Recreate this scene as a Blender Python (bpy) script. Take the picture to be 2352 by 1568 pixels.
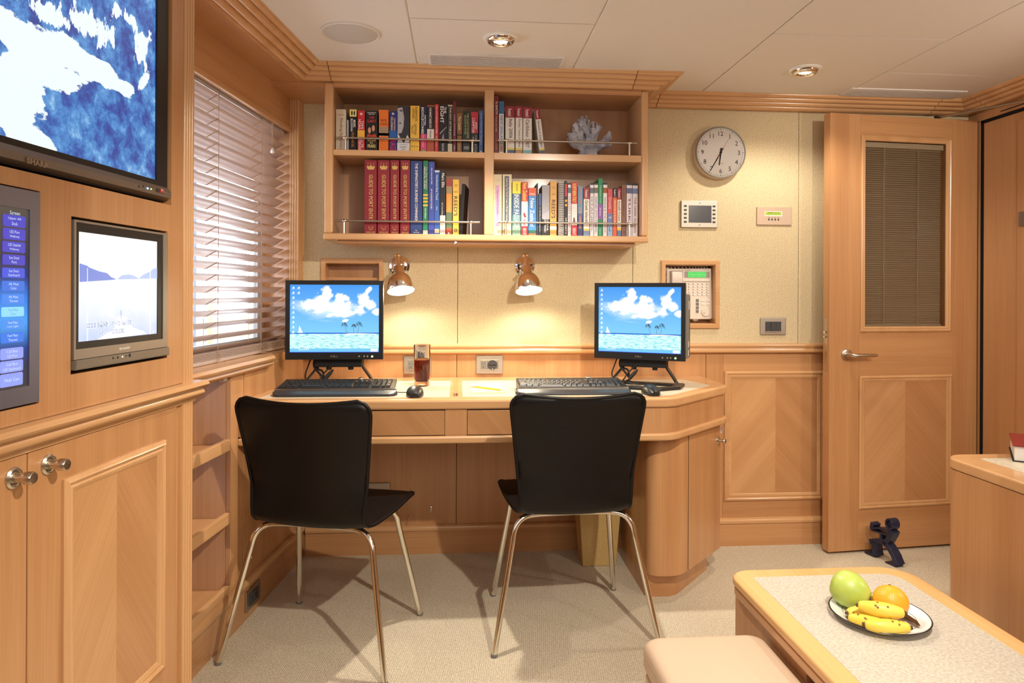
import bpy, math, random
from mathutils import Matrix, Vector
random.seed(7)
D = bpy.data
for o in list(D.objects): D.objects.remove(o)
C = bpy.context.scene.collection
PI = math.pi
# ------------------------------------------------------------------ camera
FPX, CX, HY, ROLL, YAW, EYE = 1568.0, 1176.0, 670.0, 0.0045, math.radians(4.45), 1.19
cam = D.cameras.new('camera'); camo = D.objects.new('camera', cam); C.objects.link(camo)
cam.sensor_width = 36; cam.lens = 36 * FPX / 2352; cam.shift_y = -(784 - HY) / 2352; cam.clip_start = .02
camo.location = (0, 0, EYE)
camo.rotation_euler = (Matrix.Rotation(-YAW, 3, 'Z') @ Matrix.Rotation(PI/2, 3, 'X') @ Matrix.Rotation(ROLL, 3, 'Z')).to_euler()
bpy.context.scene.camera = camo
# ------------------------------------------------------------------ world, exposure
sc = bpy.context.scene
sc.view_settings.view_transform = 'Standard'; sc.view_settings.look = 'None'
sc.view_settings.exposure = 0.06; sc.view_settings.gamma = 1.0
sc.view_settings.use_curve_mapping = False
w = D.worlds.new('sky'); sc.world = w; w.use_nodes = True
w.node_tree.nodes['Background'].inputs[0].default_value = (.80, .87, 1, 1)
w.node_tree.nodes['Background'].inputs[1].default_value = 8.0
# ------------------------------------------------------------------ lamps: ceiling downlights, unseen strobes and an added door fill
def lamp(kind, name, loc, energy, color, size=.1, target=None, spot=None, sy=None, blend=.5):
    l = D.lights.new(name, kind); l.energy = energy; l.color = color
    if kind == 'AREA':
        l.size = size
        if sy: l.shape = 'RECTANGLE'; l.size_y = sy
    else: l.shadow_soft_size = size
    if kind == 'SPOT': l.spot_size = math.radians(spot or 110); l.spot_blend = blend
    o = D.objects.new(name, l); C.objects.link(o); o.location = loc
    if target is not None:
        o.rotation_euler = (Vector(target) - Vector(loc)).to_track_quat('-Z', 'Y').to_euler()
    return o
WARM = (1, .90, .75); NEUT = (1, .90, .78)
lamp('AREA', 'bounce_fill', (.5, -.9, 1.95), 25, (1, .98, .93), 2.4, (.5, 3.0, .7), sy=.8)  # soft frontal strobe fill added behind the camera, no fixture of the room
lamp('SPOT', 'downlight_or_fill', (.149, 2.44, 2.07), 85, WARM, .03, (.149, 2.40, 0), 100, blend=.6)
lamp('SPOT', 'downlight_or_fill', (1.41, 2.68, 2.07), 24, WARM, .03, (1.41, 2.6, 0), 150)
lamp('SPOT', 'downlight_or_fill', (1.41, 1.15, 2.07), 16, WARM, .03, (1.3, 1.5, 0), 150)
lamp('SPOT', 'downlight_or_fill', (.66, .6, 2.07), 125, WARM, .02, (.0, 2.5, .0), 88)
lamp('SPOT', 'side_strobe', (2.38, 1.35, 1.55), 18, (1, .92, .80), .04, (.2, 3.1, 1.1), 120)  # unseen strobe stand on the right, inferred from shadows thrown to the left
lamp('SPOT', 'downlight_or_fill', (1.75, .5, 2.07), 70, WARM, .03, (2.15, 3.0, .9), 70)  # spot added to brighten the open door, not a ceiling fixture
# ------------------------------------------------------------------ projection helpers: pixel of the photograph -> point on a real plane
cy_, sy_ = math.cos(YAW), math.sin(YAW)
def ray(u, v):
    p = u - CX; q = v - HY
    dx = (p + ROLL*q) / FPX; dz = -(q - ROLL*p) / FPX
    return Vector((cy_*dx + sy_, -sy_*dx + cy_, dz))
E = Vector((0, 0, EYE))
def PY(u, v, Y): d = ray(u, v); return E + d*(Y/d.y)
def PZ(u, v, Z): d = ray(u, v); return E + d*((Z-EYE)/d.z)
def PX(u, v, X): d = ray(u, v); return E + d*(X/d.x)
PHI = math.atan(.124)
OL = Vector((-.698, 3.13, 0))
LM = Matrix.Translation(OL) @ Matrix.Rotation(-PHI, 4, 'Z')      # left wall frame: +y runs deeper, +x into the room
LI = LM.inverted()
def PL(u, v, x=0):
    d = LI.to_3x3() @ ray(u, v); e = LI @ E
    return e + d*((x - e.x)/d.x)
# ------------------------------------------------------------------ materials
def new_mat(name):
    m = D.materials.new(name); m.use_nodes = True
    return m, m.node_tree.nodes, m.node_tree.links, m.node_tree.nodes['Principled BSDF']
def P(name, col, rough=.5, metal=0, coat=0, spec=.5, trans=0, ior=1.45, emis=None, es=0, alpha=1, bump=0, bscale=200, sheen=0):
    m, N, L, b = new_mat(name)
    b.inputs['Base Color'].default_value = (*col, 1); b.inputs['Roughness'].default_value = rough
    b.inputs['Metallic'].default_value = metal; b.inputs['Coat Weight'].default_value = coat
    b.inputs['Specular IOR Level'].default_value = spec
    b.inputs['Transmission Weight'].default_value = trans; b.inputs['IOR'].default_value = ior
    b.inputs['Sheen Weight'].default_value = sheen
    if emis: b.inputs['Emission Color'].default_value = (*emis, 1); b.inputs['Emission Strength'].default_value = es
    if bump:
        t = N.new('ShaderNodeTexCoord'); n = N.new('ShaderNodeTexNoise'); n.inputs['Scale'].default_value = bscale
        bp = N.new('ShaderNodeBump'); bp.inputs['Strength'].default_value = bump; bp.inputs['Distance'].default_value = .002
        L.new(t.outputs['Object'], n.inputs['Vector']); L.new(n.outputs['Fac'], bp.inputs['Height']); L.new(bp.outputs[0], b.inputs['Normal'])
    return m
def srgb(r, g, b):
    f = lambda c: (c/255/12.92 if c/255 <= .04045 else ((c/255+.055)/1.055)**2.4)
    return (f(r), f(g), f(b))
def ramp(N, stops):
    r = N.new('ShaderNodeValToRGB'); e = r.color_ramp.elements
    while len(e) < len(stops): e.new(.5)
    for i, (p, c) in enumerate(stops): e[i].position = p; e[i].color = (*c, 1)
    return r
def wood(name, grain, c1=(.60,.322,.143), c2=(.43,.20,.079), rough=.32, rot=None, coat=.25):
    m, N, L, b = new_mat(name)
    t = N.new('ShaderNodeTexCoord'); oi = N.new('ShaderNodeObjectInfo')
    add = N.new('ShaderNodeVectorMath'); add.operation = 'ADD'
    sc_ = N.new('ShaderNodeVectorMath'); sc_.operation = 'SCALE'; sc_.inputs[0].default_value = (3.1, 5.7, 2.3)
    L.new(oi.outputs['Random'], sc_.inputs['Scale']); L.new(t.outputs['Object'], add.inputs[0]); L.new(sc_.outputs[0], add.inputs[1])
    src = add.outputs[0]
    if rot:
        mr = N.new('ShaderNodeMapping'); mr.inputs['Rotation'].default_value = rot; L.new(src, mr.inputs[0]); src = mr.outputs[0]
    s = {'X': (1, 1, 1), 'Y': (1, 1, 1), 'Z': (1, 1, 1)}
    def noise(hi, lo, det):
        mp = N.new('ShaderNodeMapping'); v = [hi, hi, hi]; v['XYZ'.index(grain)] = lo; mp.inputs['Scale'].default_value = v
        n = N.new('ShaderNodeTexNoise'); n.inputs['Scale'].default_value = 1; n.inputs['Detail'].default_value = det
        L.new(src, mp.inputs[0]); L.new(mp.outputs[0], n.inputs['Vector']); return n.outputs['Fac']
    a = noise(14, .35, 2); f = noise(260, 3.5, 3)
    mx = N.new('ShaderNodeMath'); mx.operation = 'MULTIPLY_ADD'; L.new(f, mx.inputs[0]); mx.inputs[1].default_value = .55
    m2 = N.new('ShaderNodeMath'); m2.operation = 'MULTIPLY'; L.new(a, m2.inputs[0]); m2.inputs[1].default_value = .8; L.new(m2.outputs[0], mx.inputs[2])
    r = ramp(N, [(.40, c2), (.95, c1)]); L.new(mx.outputs[0], r.inputs[0])
    L.new(r.outputs[0], b.inputs['Base Color']); b.inputs['Roughness'].default_value = rough; b.inputs['Coat Weight'].default_value = coat
    b.inputs['Coat Roughness'].default_value = .15
    bp = N.new('ShaderNodeBump'); bp.inputs['Strength'].default_value = .05; bp.inputs['Distance'].default_value = .0005
    L.new(f, bp.inputs['Height']); L.new(bp.outputs[0], b.inputs['Normal'])
    return m
WZ = wood('veneer_upright', 'Z'); WX = wood('veneer_cross', 'X'); WY = wood('veneer_long', 'Y')
T1, T2 = (.67,.395,.190), (.55,.29,.125)
TZ = wood('trim_upright', 'Z', T1, T2, .22); TX = wood('trim_cross', 'X', T1, T2, .22); TY = wood('trim_long', 'Y', T1, T2, .22)
A45 = math.radians(42)
K1, K2 = (.63,.355,.163), (.485,.243,.100)
DR1 = wood('chevron_rising', 'Z', K1, K2, rot=(0, -A45, 0)); DR2 = wood('chevron_falling', 'Z', (.55,.285,.125), (.42,.198,.078), rot=(0, A45, 0))
DL1 = wood('chevron_rising_side', 'Z', K1, K2, rot=(math.radians(32), 0, 0)); DL2 = wood('chevron_falling_side', 'Z', (.55,.285,.125), (.42,.198,.078), rot=(-math.radians(32), 0, 0))
BLINDW = wood('blind_slat_wood', 'Y', (.58,.445,.38), (.50,.37,.31), .35)
def fabric():
    m, N, L, b = new_mat('woven_wall_fabric')
    t = N.new('ShaderNodeTexCoord')
    mp = N.new('ShaderNodeMapping'); mp.inputs['Scale'].default_value = (210, 210, 260)
    n = N.new('ShaderNodeTexNoise'); n.inputs['Scale'].default_value = 1; n.inputs['Detail'].default_value = 1
    w1 = N.new('ShaderNodeTexWave'); w1.bands_direction = 'DIAGONAL'; w1.inputs['Scale'].default_value = 45; w1.inputs['Distortion'].default_value = 3; w1.inputs['Detail Scale'].default_value=2
    mm = N.new('ShaderNodeMapping'); mm.inputs['Scale'].default_value = (1, 0, -1)
    w2 = N.new('ShaderNodeTexWave'); w2.bands_direction = 'X'; w2.inputs['Scale'].default_value = 55; w2.inputs['Distortion'].default_value = 4
    L.new(t.outputs['Object'], mp.inputs[0]); L.new(mp.outputs[0], n.inputs['Vector'])
    L.new(t.outputs['Object'], mm.inputs[0]); L.new(mm.outputs[0], w1.inputs['Vector']); L.new(t.outputs['Object'], w2.inputs['Vector'])
    a = N.new('ShaderNodeMath'); a.operation = 'MULTIPLY_ADD'; L.new(w1.outputs['Fac'], a.inputs[0]); a.inputs[1].default_value = .45; L.new(w2.outputs['Fac'], a.inputs[2])
    a2 = N.new('ShaderNodeMath'); a2.operation = 'ADD'; L.new(a.outputs[0], a2.inputs[0]); L.new(n.outputs['Fac'], a2.inputs[1])
    dv = N.new('ShaderNodeMath'); dv.operation = 'DIVIDE'; L.new(a2.outputs[0], dv.inputs[0]); dv.inputs[1].default_value = 2.45
    r = ramp(N, [(.25, (.49,.385,.225)), (.75, (.76,.635,.42))]); L.new(dv.outputs[0], r.inputs[0]); L.new(r.outputs[0], b.inputs['Base Color'])
    b.inputs['Roughness'].default_value = .9; b.inputs['Specular IOR Level'].default_value = .1
    bp = N.new('ShaderNodeBump'); bp.inputs['Strength'].default_value = .4; bp.inputs['Distance'].default_value = .0015
    L.new(dv.outputs[0], bp.inputs['Height']); L.new(bp.outputs[0], b.inputs['Normal'])
    return m
FABRIC = fabric()
def carpet():
    m, N, L, b = new_mat('loop_carpet')
    t = N.new('ShaderNodeTexCoord')
    w1 = N.new('ShaderNodeTexWave'); w1.inputs['Scale'].default_value = 46; w1.bands_direction = 'X'; w1.inputs['Distortion'].default_value = 6; w1.inputs['Detail'].default_value = 2; w1.inputs['Detail Scale'].default_value = 5
    mp = N.new('ShaderNodeMapping'); mp.inputs['Rotation'].default_value = (0, 0, .12)
    n = N.new('ShaderNodeTexNoise'); n.inputs['Scale'].default_value = 190; n.inputs['Detail'].default_value = 2
    n2 = N.new('ShaderNodeTexNoise'); n2.inputs['Scale'].default_value = 3
    L.new(t.outputs['Object'], mp.inputs[0]); L.new(mp.outputs[0], w1.inputs['Vector']); L.new(t.outputs['Object'], n.inputs['Vector']); L.new(t.outputs['Object'], n2.inputs['Vector'])
    a = N.new('ShaderNodeMath'); a.operation = 'MULTIPLY_ADD'; L.new(w1.outputs['Fac'], a.inputs[0]); a.inputs[1].default_value = .32; L.new(n.outputs['Fac'], a.inputs[2])
    r = ramp(N, [(.3, (.44,.37,.265)), (.9, (.82,.73,.57))]); L.new(a.outputs[0], r.inputs[0]); L.new(r.outputs[0], b.inputs['Base Color'])
    b.inputs['Roughness'].default_value = .95; b.inputs['Specular IOR Level'].default_value = .05
    bp = N.new('ShaderNodeBump'); bp.inputs['Strength'].default_value = .7; bp.inputs['Distance'].default_value = .004
    L.new(a.outputs[0], bp.inputs['Height']); L.new(bp.outputs[0], b.inputs['Normal'])
    return m
CARPET = carpet()
def speckle(name, c1, c2, scale=260, rough=.6):
    m, N, L, b = new_mat(name)
    t = N.new('ShaderNodeTexCoord'); n = N.new('ShaderNodeTexNoise'); n.inputs['Scale'].default_value = scale; n.inputs['Detail'].default_value = 2
    L.new(t.outputs['Object'], n.inputs['Vector']); r = ramp(N, [(.35, c1), (.65, c2)]); L.new(n.outputs['Fac'], r.inputs[0]); L.new(r.outputs[0], b.inputs['Base Color'])
    b.inputs['Roughness'].default_value = rough
    return m
INLAY = speckle('linen_laminate', (.52,.45,.34), (.70,.62,.49), 180, .35)
CEIL = P('ceiling_cream', (.74,.71,.67), .7); CEILJ = P('ceiling_joint', (.86,.81,.68), .8)
CHROME = P('chrome', (.85,.83,.80), .06, 1); STEEL = P('brushed_steel', (.44,.395,.34), .36, 1); SATIN = P('satin_nickel', (.62,.56,.47), .28, 1)
LEGM = P('leg_chrome', (.80,.77,.70), .14, 1)
BLACK = P('black_plastic', (.012,.012,.013), .35); BLACKM = P('black_matt', (.010,.009,.009), .7); GAP = P('shadow_gap_black', (.004,.003,.003), .9)
LEATHER = P('black_leather', (.006,.0052,.005), .40, bump=.15, bscale=500, spec=.32)
BEIGEL = P('beige_leather', (.62,.46,.33), .38, bump=.08, bscale=300)
WHITE = P('white_plastic', (.80,.78,.72), .4); CREAMP = P('cream_plastic', (.72,.63,.53), .42)
DARKGREY = P('dark_grey_plastic', (.05,.05,.052), .4); MIDGREY = P('mid_grey_plastic', (.17,.165,.155), .45)
KBD = P('keyboard_black', (.018,.018,.02), .3); PALM = P('palm_rest_grey', (.03,.031,.037), .3)
def emit(name, col, s=1.0, base=None):
    m, N, L, b = new_mat(name)
    b.inputs['Base Color'].default_value = (*(base or (.02,.02,.02)), 1); b.inputs['Emission Color'].default_value = (*col, 1); b.inputs['Emission Strength'].default_value = s; b.inputs['Roughness'].default_value = .3
    return m
_pm = {}
def ink(r, g, b, rough=.45):
    k = (r, g, b, rough)
    if k not in _pm: _pm[k] = P('print_%02x%02x%02x' % (r, g, b), srgb(r, g, b), rough)
    return _pm[k]
# ------------------------------------------------------------------ mesh builder
W = {}                                             # world matrix of each root
_tc = {}
def text_geo(body, bold=0.0):
    k = (body, bold)
    if k not in _tc:
        cu = D.curves.new('t', 'FONT'); cu.body = body; cu.resolution_u = 2; cu.offset = bold; cu.fill_mode = 'FRONT'
        o = D.objects.new('t', cu); C.objects.link(o)
        dg = bpy.context.evaluated_depsgraph_get(); me = o.evaluated_get(dg).to_mesh()
        vs = [v.co.copy() for v in me.vertices]; fs = [tuple(p.vertices) for p in me.polygons]
        o.evaluated_get(dg).to_mesh_clear(); D.objects.remove(o); D.curves.remove(cu)
        if vs:
            x0 = min(v.x for v in vs); x1 = max(v.x for v in vs); y0 = min(v.y for v in vs); y1 = max(v.y for v in vs)
            vs = [Vector(((v.x-x0)/(x1-x0)-.5, (v.y-y0)/(y1-y0)-.5, 0)) for v in vs]; asp = (x1-x0)/(y1-y0)
        else: asp = 1
        _tc[k] = (vs, fs, asp)
    return _tc[k]
FRONT = Matrix(((1,0,0,0),(0,0,-1,0),(0,1,0,0),(0,0,0,1)))            # text x->X, y->Z, faces -Y
DOWN = Matrix(((0,1,0,0),(0,0,-1,0),(-1,0,0,0),(0,0,0,1)))            # reads downwards, faces -Y
SIDE = Matrix(((0,0,1,0),(1,0,0,0),(0,1,0,0),(0,0,0,1)))              # text x->Y, y->Z, faces +X
def T(x, y, z): return Matrix.Translation((x, y, z))
class M:
    def __init__(s, xf=None): s.v = []; s.f = []; s.xf = xf
    def add(s, vs, fs, m=None):
        n = len(s.v)
        for v in vs:
            v = Vector(v); s.v.append(m @ v if m else v)
        s.f += [tuple(i+n for i in f) for f in fs]; return s
    def box(s, x0, y0, z0, x1, y1, z1, m=None):
        x0, x1 = min(x0,x1), max(x0,x1); y0, y1 = min(y0,y1), max(y0,y1); z0, z1 = min(z0,z1), max(z0,z1)
        return s.add([(x0,y0,z0),(x1,y0,z0),(x1,y1,z0),(x0,y1,z0),(x0,y0,z1),(x1,y0,z1),(x1,y1,z1),(x0,y1,z1)],
                     [(0,3,2,1),(4,5,6,7),(0,1,5,4),(1,2,6,5),(2,3,7,6),(3,0,4,7)], m)
    def prism(s, poly, z0, z1, m=None, top=1.0, cen=(0,0)):
        n = len(poly); a = sum(poly[i][0]*poly[(i+1)%n][1]-poly[(i+1)%n][0]*poly[i][1] for i in range(n))
        if a < 0: poly = poly[::-1]
        vs = [(x,y,z0) for x,y in poly]+[(cen[0]+(x-cen[0])*top, cen[1]+(y-cen[1])*top, z1) for x,y in poly]
        return s.add(vs, [tuple(range(n-1,-1,-1)), tuple(range(n,2*n))]+[(i,(i+1)%n,n+(i+1)%n,n+i) for i in range(n)], m)
    def lathe(s, prof, seg=24, m=None, caps=True):
        n = len(prof); vs = []
        for r, z in prof:
            for k in range(seg): a = 2*PI*k/seg; vs.append((r*math.cos(a), r*math.sin(a), z))
        fs = [(i*seg+k, i*seg+(k+1)%seg, (i+1)*seg+(k+1)%seg, (i+1)*seg+k) for i in range(n-1) for k in range(seg)]
        if caps:
            if prof[0][0] > 1e-5: fs.append(tuple(range(seg-1,-1,-1)))
            if prof[-1][0] > 1e-5: fs.append(tuple(range((n-1)*seg, n*seg)))
        return s.add(vs, fs, m)
    def tube(s, pts, r, seg=8, m=None, closed=False, flat=None):
        pts = [Vector(p) for p in pts]; n = len(pts); rs = r if isinstance(r, (list, tuple)) else [r]*n
        vs = []; up = None
        for i, p in enumerate(pts):
            if closed: d = pts[(i+1)%n]-pts[i-1]
            else: d = pts[min(i+1,n-1)]-pts[max(i-1,0)]
            d.normalize()
            if up is None:
                up = Vector((0,0,1)) if abs(d.z) < .9 else Vector((0,1,0))
            a = d.cross(up).normalized(); b = a.cross(d).normalized(); up = b
            for k in range(seg):
                t = 2*PI*k/seg; vs.append(p + a*math.cos(t)*rs[i]*(flat or 1) + b*math.sin(t)*rs[i])
        fs = [(i*seg+k, i*seg+(k+1)%seg, ((i+1)%n)*seg+(k+1)%seg, ((i+1)%n)*seg+k) for i in range(n if closed else n-1) for k in range(seg)]
        if not closed: fs += [tuple(range(seg-1,-1,-1)), tuple(range((n-1)*seg, n*seg))]
        return s.add(vs, fs, m)
    def ball(s, c, r, seg=16, rings=10, m=None):
        c = Vector(c); r = Vector(r) if not isinstance(r, (int,float)) else Vector((r,r,r))
        prof = [(math.sin(PI*i/rings), -math.cos(PI*i/rings)) for i in range(rings+1)]
        mm = T(*c) @ Matrix.Diagonal((r.x, r.y, r.z, 1)); prof[0] = (1e-4,-1); prof[-1] = (1e-4,1)
        return s.lathe(prof, seg, (m @ mm) if m else mm, True)
    def text(s, body, w, h, m, bold=0.0, keep=None):
        vs, fs, asp = text_geo(body, bold)
        if keep == 'h': w = h*asp
        if keep == 'w': h = w/asp
        return s.add(vs, fs, m @ Matrix.Diagonal((w, h, 1, 1)))
    def sweep(s, path, prof, m=None, closed=False):
        # profile (d, z): d to the right of the path direction, mitred corners
        pts = [Vector((p[0], p[1])) for p in path]; n = len(pts); k = len(prof); vs = []
        for i in range(n):
            a = (pts[i]-pts[i-1]).normalized() if (i > 0 or closed) else None
            b = (pts[(i+1)%n]-pts[i]).normalized() if (i < n-1 or closed) else None
            if a is None: a = b
            if b is None: b = a
            na = Vector((a.y,-a.x)); nb = Vector((b.y,-b.x)); mit = (na+nb)/(1+na.dot(nb))
            for d, z in prof: q = pts[i]+mit*d; vs.append((q.x, q.y, z))
        fs = []
        for i in range(n if closed else n-1):
            j = (i+1)%n
            for c in range(k): fs.append((i*k+c, i*k+(c+1)%k, j*k+(c+1)%k, j*k+c))
        if not closed: fs += [tuple(range(k-1,-1,-1)), tuple(range((n-1)*k, n*k))]
        return s.add(vs, fs, m)
    def holed(s, a0, a1, z0, z1, d0, d1, holes, axis='X'):
        # wall plate spanning a (x or y) and z, thickness d0..d1, with rectangular holes (a0,a1,z0,z1)
        xs = sorted({a0, a1, *[h[0] for h in holes], *[h[1] for h in holes]}); zs = sorted({z0, z1, *[h[2] for h in holes], *[h[3] for h in holes]})
        xs = [x for x in xs if a0-1e-6 <= x <= a1+1e-6]; zs = [z for z in zs if z0-1e-6 <= z <= z1+1e-6]
        for i in range(len(xs)-1):
            for j in range(len(zs)-1):
                cx = (xs[i]+xs[i+1])/2; cz = (zs[j]+zs[j+1])/2
                if any(h[0] < cx < h[1] and h[2] < cz < h[3] for h in holes): continue
                if axis == 'X': s.box(xs[i], d0, zs[j], xs[i+1], d1, zs[j+1])
                else: s.box(d0, xs[i], zs[j], d1, xs[i+1], zs[j+1])
        return s
    def build(s, name, mat, parent=None, world=True, bevel=0, smooth=False, seg=2, sub=0, loc=None, label=None, kind=None):
        vs = s.v
        if s.xf: vs = [s.xf @ v for v in vs]
        if world and parent is not None:
            inv = W[parent.name].inverted(); vs = [inv @ v for v in vs]
        me = D.meshes.new(name); me.from_pydata([tuple(v) for v in vs], [], s.f); me.update()
        me.materials.append(mat)
        o = D.objects.new(name, me); C.objects.link(o)
        if parent is not None: o.parent = parent; W[o.name] = W[parent.name]
        else: W[o.name] = Matrix.Identity(4)
        if smooth:
            me.shade_smooth()
            if smooth is not True: me.set_sharp_from_angle(angle=math.radians(smooth))
        if bevel:
            b = o.modifiers.new('edge', 'BEVEL'); b.width = bevel; b.segments = seg; b.limit_method = 'ANGLE'; b.angle_limit = math.radians(35)
        if sub:
            q = o.modifiers.new('soft', 'SUBSURF'); q.levels = sub; q.render_levels = sub
        if loc: o.location = loc; W[o.name] = W[o.name] @ T(*loc)
        if label: o['label'] = label
        if kind: o['kind'] = kind
        return o
def ML(): return M(LM)
def thing(name, label, cat, loc=(0,0,0), rotz=0, group=None, rot=None):
    o = D.objects.new(name, None); C.objects.link(o); o.empty_display_size = .05
    o.location = loc; o.rotation_euler = rot or (0, 0, rotz)
    W[o.name] = Matrix.Translation(loc) @ o.rotation_euler.to_matrix().to_4x4()
    o['label'] = label; o['category'] = cat
    if group: o['group'] = group
    return o
def thingL(name, label, cat, x, y, z, group=None):
    return thing(name, label, cat, tuple(LM @ Vector((x, y, z))), -PHI, group)
def struct(name, loc=(0,0,0), rotz=0):
    o = D.objects.new(name, None); C.objects.link(o); o.location = loc; o.rotation_euler = (0,0,rotz); o.empty_display_size = .05
    W[o.name] = Matrix.Translation(loc) @ Matrix.Rotation(rotz, 4, 'Z'); o['kind'] = 'structure'; return o
def tag(o, label, cat, group=None):
    o['label'] = label; o['category'] = cat
    if group: o['group'] = group
    return o
def tree(o): return [o]+[x for c in KIDS(o) for x in tree(c)]
def KIDS(o): return [c for c in D.objects if c.parent == o]
def dup(o, loc, rotz, label, parent=None):
    n = o.copy(); C.objects.link(n)
    if parent is None: n.location = loc; n.rotation_euler = (0,0,rotz); n['label'] = label; W[n.name] = Matrix.Translation(loc) @ Matrix.Rotation(rotz, 4, 'Z')
    else: n.parent = parent; W[n.name] = W[parent.name]
    for c in KIDS(o): dup(c, None, 0, None, n)
    return n
def fillet(poly, rs, n=6):
    out = []
    k = len(poly)
    for i in range(k):
        p = Vector(poly[i]); r = rs[i] if isinstance(rs, (list,tuple)) else rs
        if r <= 0: out.append(tuple(p)); continue
        a = (Vector(poly[i-1])-p); b = (Vector(poly[(i+1)%k])-p); la, lb = a.length, b.length; a.normalize(); b.normalize()
        ang = a.angle(b); d = min(r/math.tan(ang/2), la*.49, lb*.49); rr = d*math.tan(ang/2)
        c = p+(a+b).normalized()*(rr/math.sin(ang/2)); s0 = p+a*d-c; s1 = p+b*d-c
        a0 = math.atan2(s0.y, s0.x); a1 = math.atan2(s1.y, s1.x); da = (a1-a0+PI) % (2*PI)-PI
        for j in range(n+1): t = a0+da*j/n; out.append((c.x+rr*math.cos(t), c.y+rr*math.sin(t)))
    return out
def arc(cx, cy, r, a0, a1, n): return [(cx+r*math.cos(a0+(a1-a0)*i/n), cy+r*math.sin(a0+(a1-a0)*i/n)) for i in range(n+1)]
# ================================================================== SETTING
YB, ZC, XR, YF = 3.13, 2.10, 2.46, -1.9
def onL0(x, y): p = LM @ Vector((x, y, 0)); return (p.x, p.y)
def cyl(m, p0, p1, r, seg=12): return m.tube([p0, p1], r, seg)
floor = M().prism([(onL0(-.2,-5.3)), (3.0, -2.1), (3.0, 3.3), onL0(-.2,.15)], -.06, 0).build('floor', CARPET, kind='structure')
# ceiling: backing plus inset panels
ceil = M().prism([(onL0(-.2,-5.3)), (3.0, -2.1), (3.0, 3.3), onL0(-.2,.15)], ZC+.006, ZC+.08).build('ceiling', CEILJ, kind='structure')
LX = [PZ(957,138,ZC).x, PZ(1320,150,ZC).x, PZ(1620,205,ZC).x, PZ(1940,215,ZC).x]
cyA = PZ(1150,49,ZC).y; cyB = PZ(1965,84,ZC).y; cyC = PZ(2170,171,ZC).y
print('LX', LX, cyA, cyB, cyC)
cols = [(-1.0, LX[0], []), (LX[0], LX[1], [cyA]), (LX[1], LX[2], []), (LX[2], LX[3], [cyB]), (LX[3], 2.6, [cyC])]
g = .0022
V1 = [PZ(988,124,ZC), PZ(1293,131,ZC)]; V2 = [PZ(1955,206,ZC), PZ(2200,216,ZC)]
v1 = (V1[0].x, V1[1].x, V1[0].y-.005, 2.745); v2 = (V2[0].x, V2[1].x, V2[0].y-.02, 3.005)
print('vents', v1, v2)
for x0, x1, seams in cols:
    ys = [YF]+sorted([s-1.25 for s in seams if s-1.25 > YF]+seams)+[3.2]
    for a, b in zip(ys[:-1], ys[1:]):
        M().box(x0+g, a+g, ZC, x1-g, b-g, ZC+.0058).build('ceiling_panel', CEIL, ceil, bevel=.004)
# walls
XW0, XW1 = -.705, XR
def XB(u, v=700, Y=YB): return PY(u, v, Y).x
def ZB(u, v, Y=YB): return PY(u, v, Y).z
nl = (XB(745), XB(873), ZB(810,744), ZB(810,602.5)); nr = (XB(1524.7), XB(1643.7), ZB(1585,745), ZB(1585,607))
wb = M().holed(-.90, 2.8, 0, 2.2, YB+.02, YB+.14, [nl, nr]).build('wall_back', GAP, kind='structure')
seams = [XW0-.2, XB(1051), XB(1453), XB(1833), XR+.1]
for i in range(4):
    hs = [h for h in (nl, nr) if seams[i] < h[0] < seams[i+1]]
    M().holed(seams[i]+.0012, seams[i+1]-.0012, .95, 2.07, YB, YB+.02, hs).build('fabric_panel', FABRIC, wb)
ws = [XW0-.2, XB(1050), XB(1622), XR+.1]
for i in range(3):
    M().box(ws[i]+.001, YB, 0, ws[i+1]-.001, YB+.02, .949).build('wood_panel', WZ, wb, bevel=.001)
MOULD = lambda w, p: [(0,0),(0,p*.55),(w*.12,p*.8),(w*.28,p),(w*.42,p*.8),(w*.5,p*.55),(w*.62,p*.75),(w*.8,p*.6),(w,.0)]
def frame(mm, x0, x1, z0, z1, wd, p, m):
    return mm.sweep([(x0,z0),(x0,z1),(x1,z1),(x1,z0)], MOULD(wd, p), m, closed=True)
# wainscot panel to the right of the desk
fx0, fx1, fz0, fz1 = XB(1664), XB(1893), ZB(1780,1147), ZB(1780,851)
wx = (XB(1780,1000))
M().box(XB(1664)-.005, YB-.002, .13, XR, YB+.001, .90).build('wainscot_board', WX, wb)
M().box(fx0+.03, YB-.004, fz0+.03, wx, YB, fz1-.03).build('chevron_veneer', DR1, wb)
M().box(wx, YB-.004, fz0+.03, fx1-.03, YB, fz1-.03).build('chevron_veneer', DR2, wb)
frame(M(), fx0, fx1, fz0, fz1, .036, .012, T(0,YB-.003,0) @ FRONT).build('panel_moulding', TX, wb, smooth=30)
# niches
def niche(h, shelf):
    x0, x1, z0, z1 = h
    m = M(); t = .006; dp = .085; x0 += t; x1 -= t; z0 += t; z1 -= t
    m.box(x0-t, YB-.002, z0-t, x0, YB+dp, z1+t).box(x1, YB-.002, z0-t, x1+t, YB+dp, z1+t).box(x0, YB-.002, z0-t, x1, YB+dp, z0).box(x0, YB-.002, z1, x1, YB+dp, z1+t).box(x0-t, YB+dp, z0-t, x1+t, YB+dp+.006, z1+t)
    nb = m.build('wall_niche', WZ, wb)
    f = M().sweep([(x0-.022,z0-.024),(x0-.022,z1+.024),(x1+.022,z1+.024),(x1+.022,z0-.024)], [(0,0),(0,.010),(.003,.014),(.018,.014),(.021,.011),(.023,0)], T(0,YB,0) @ FRONT, closed=True)
    f.build('niche_frame', TX, wb, smooth=30)
    if shelf: M().box(x0, YB+.02, shelf-.006, x1, YB+dp, shelf+.006).build('niche_shelf', WX, wb)
niche(nl, ZB(800,640)); niche(nr, None)
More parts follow.
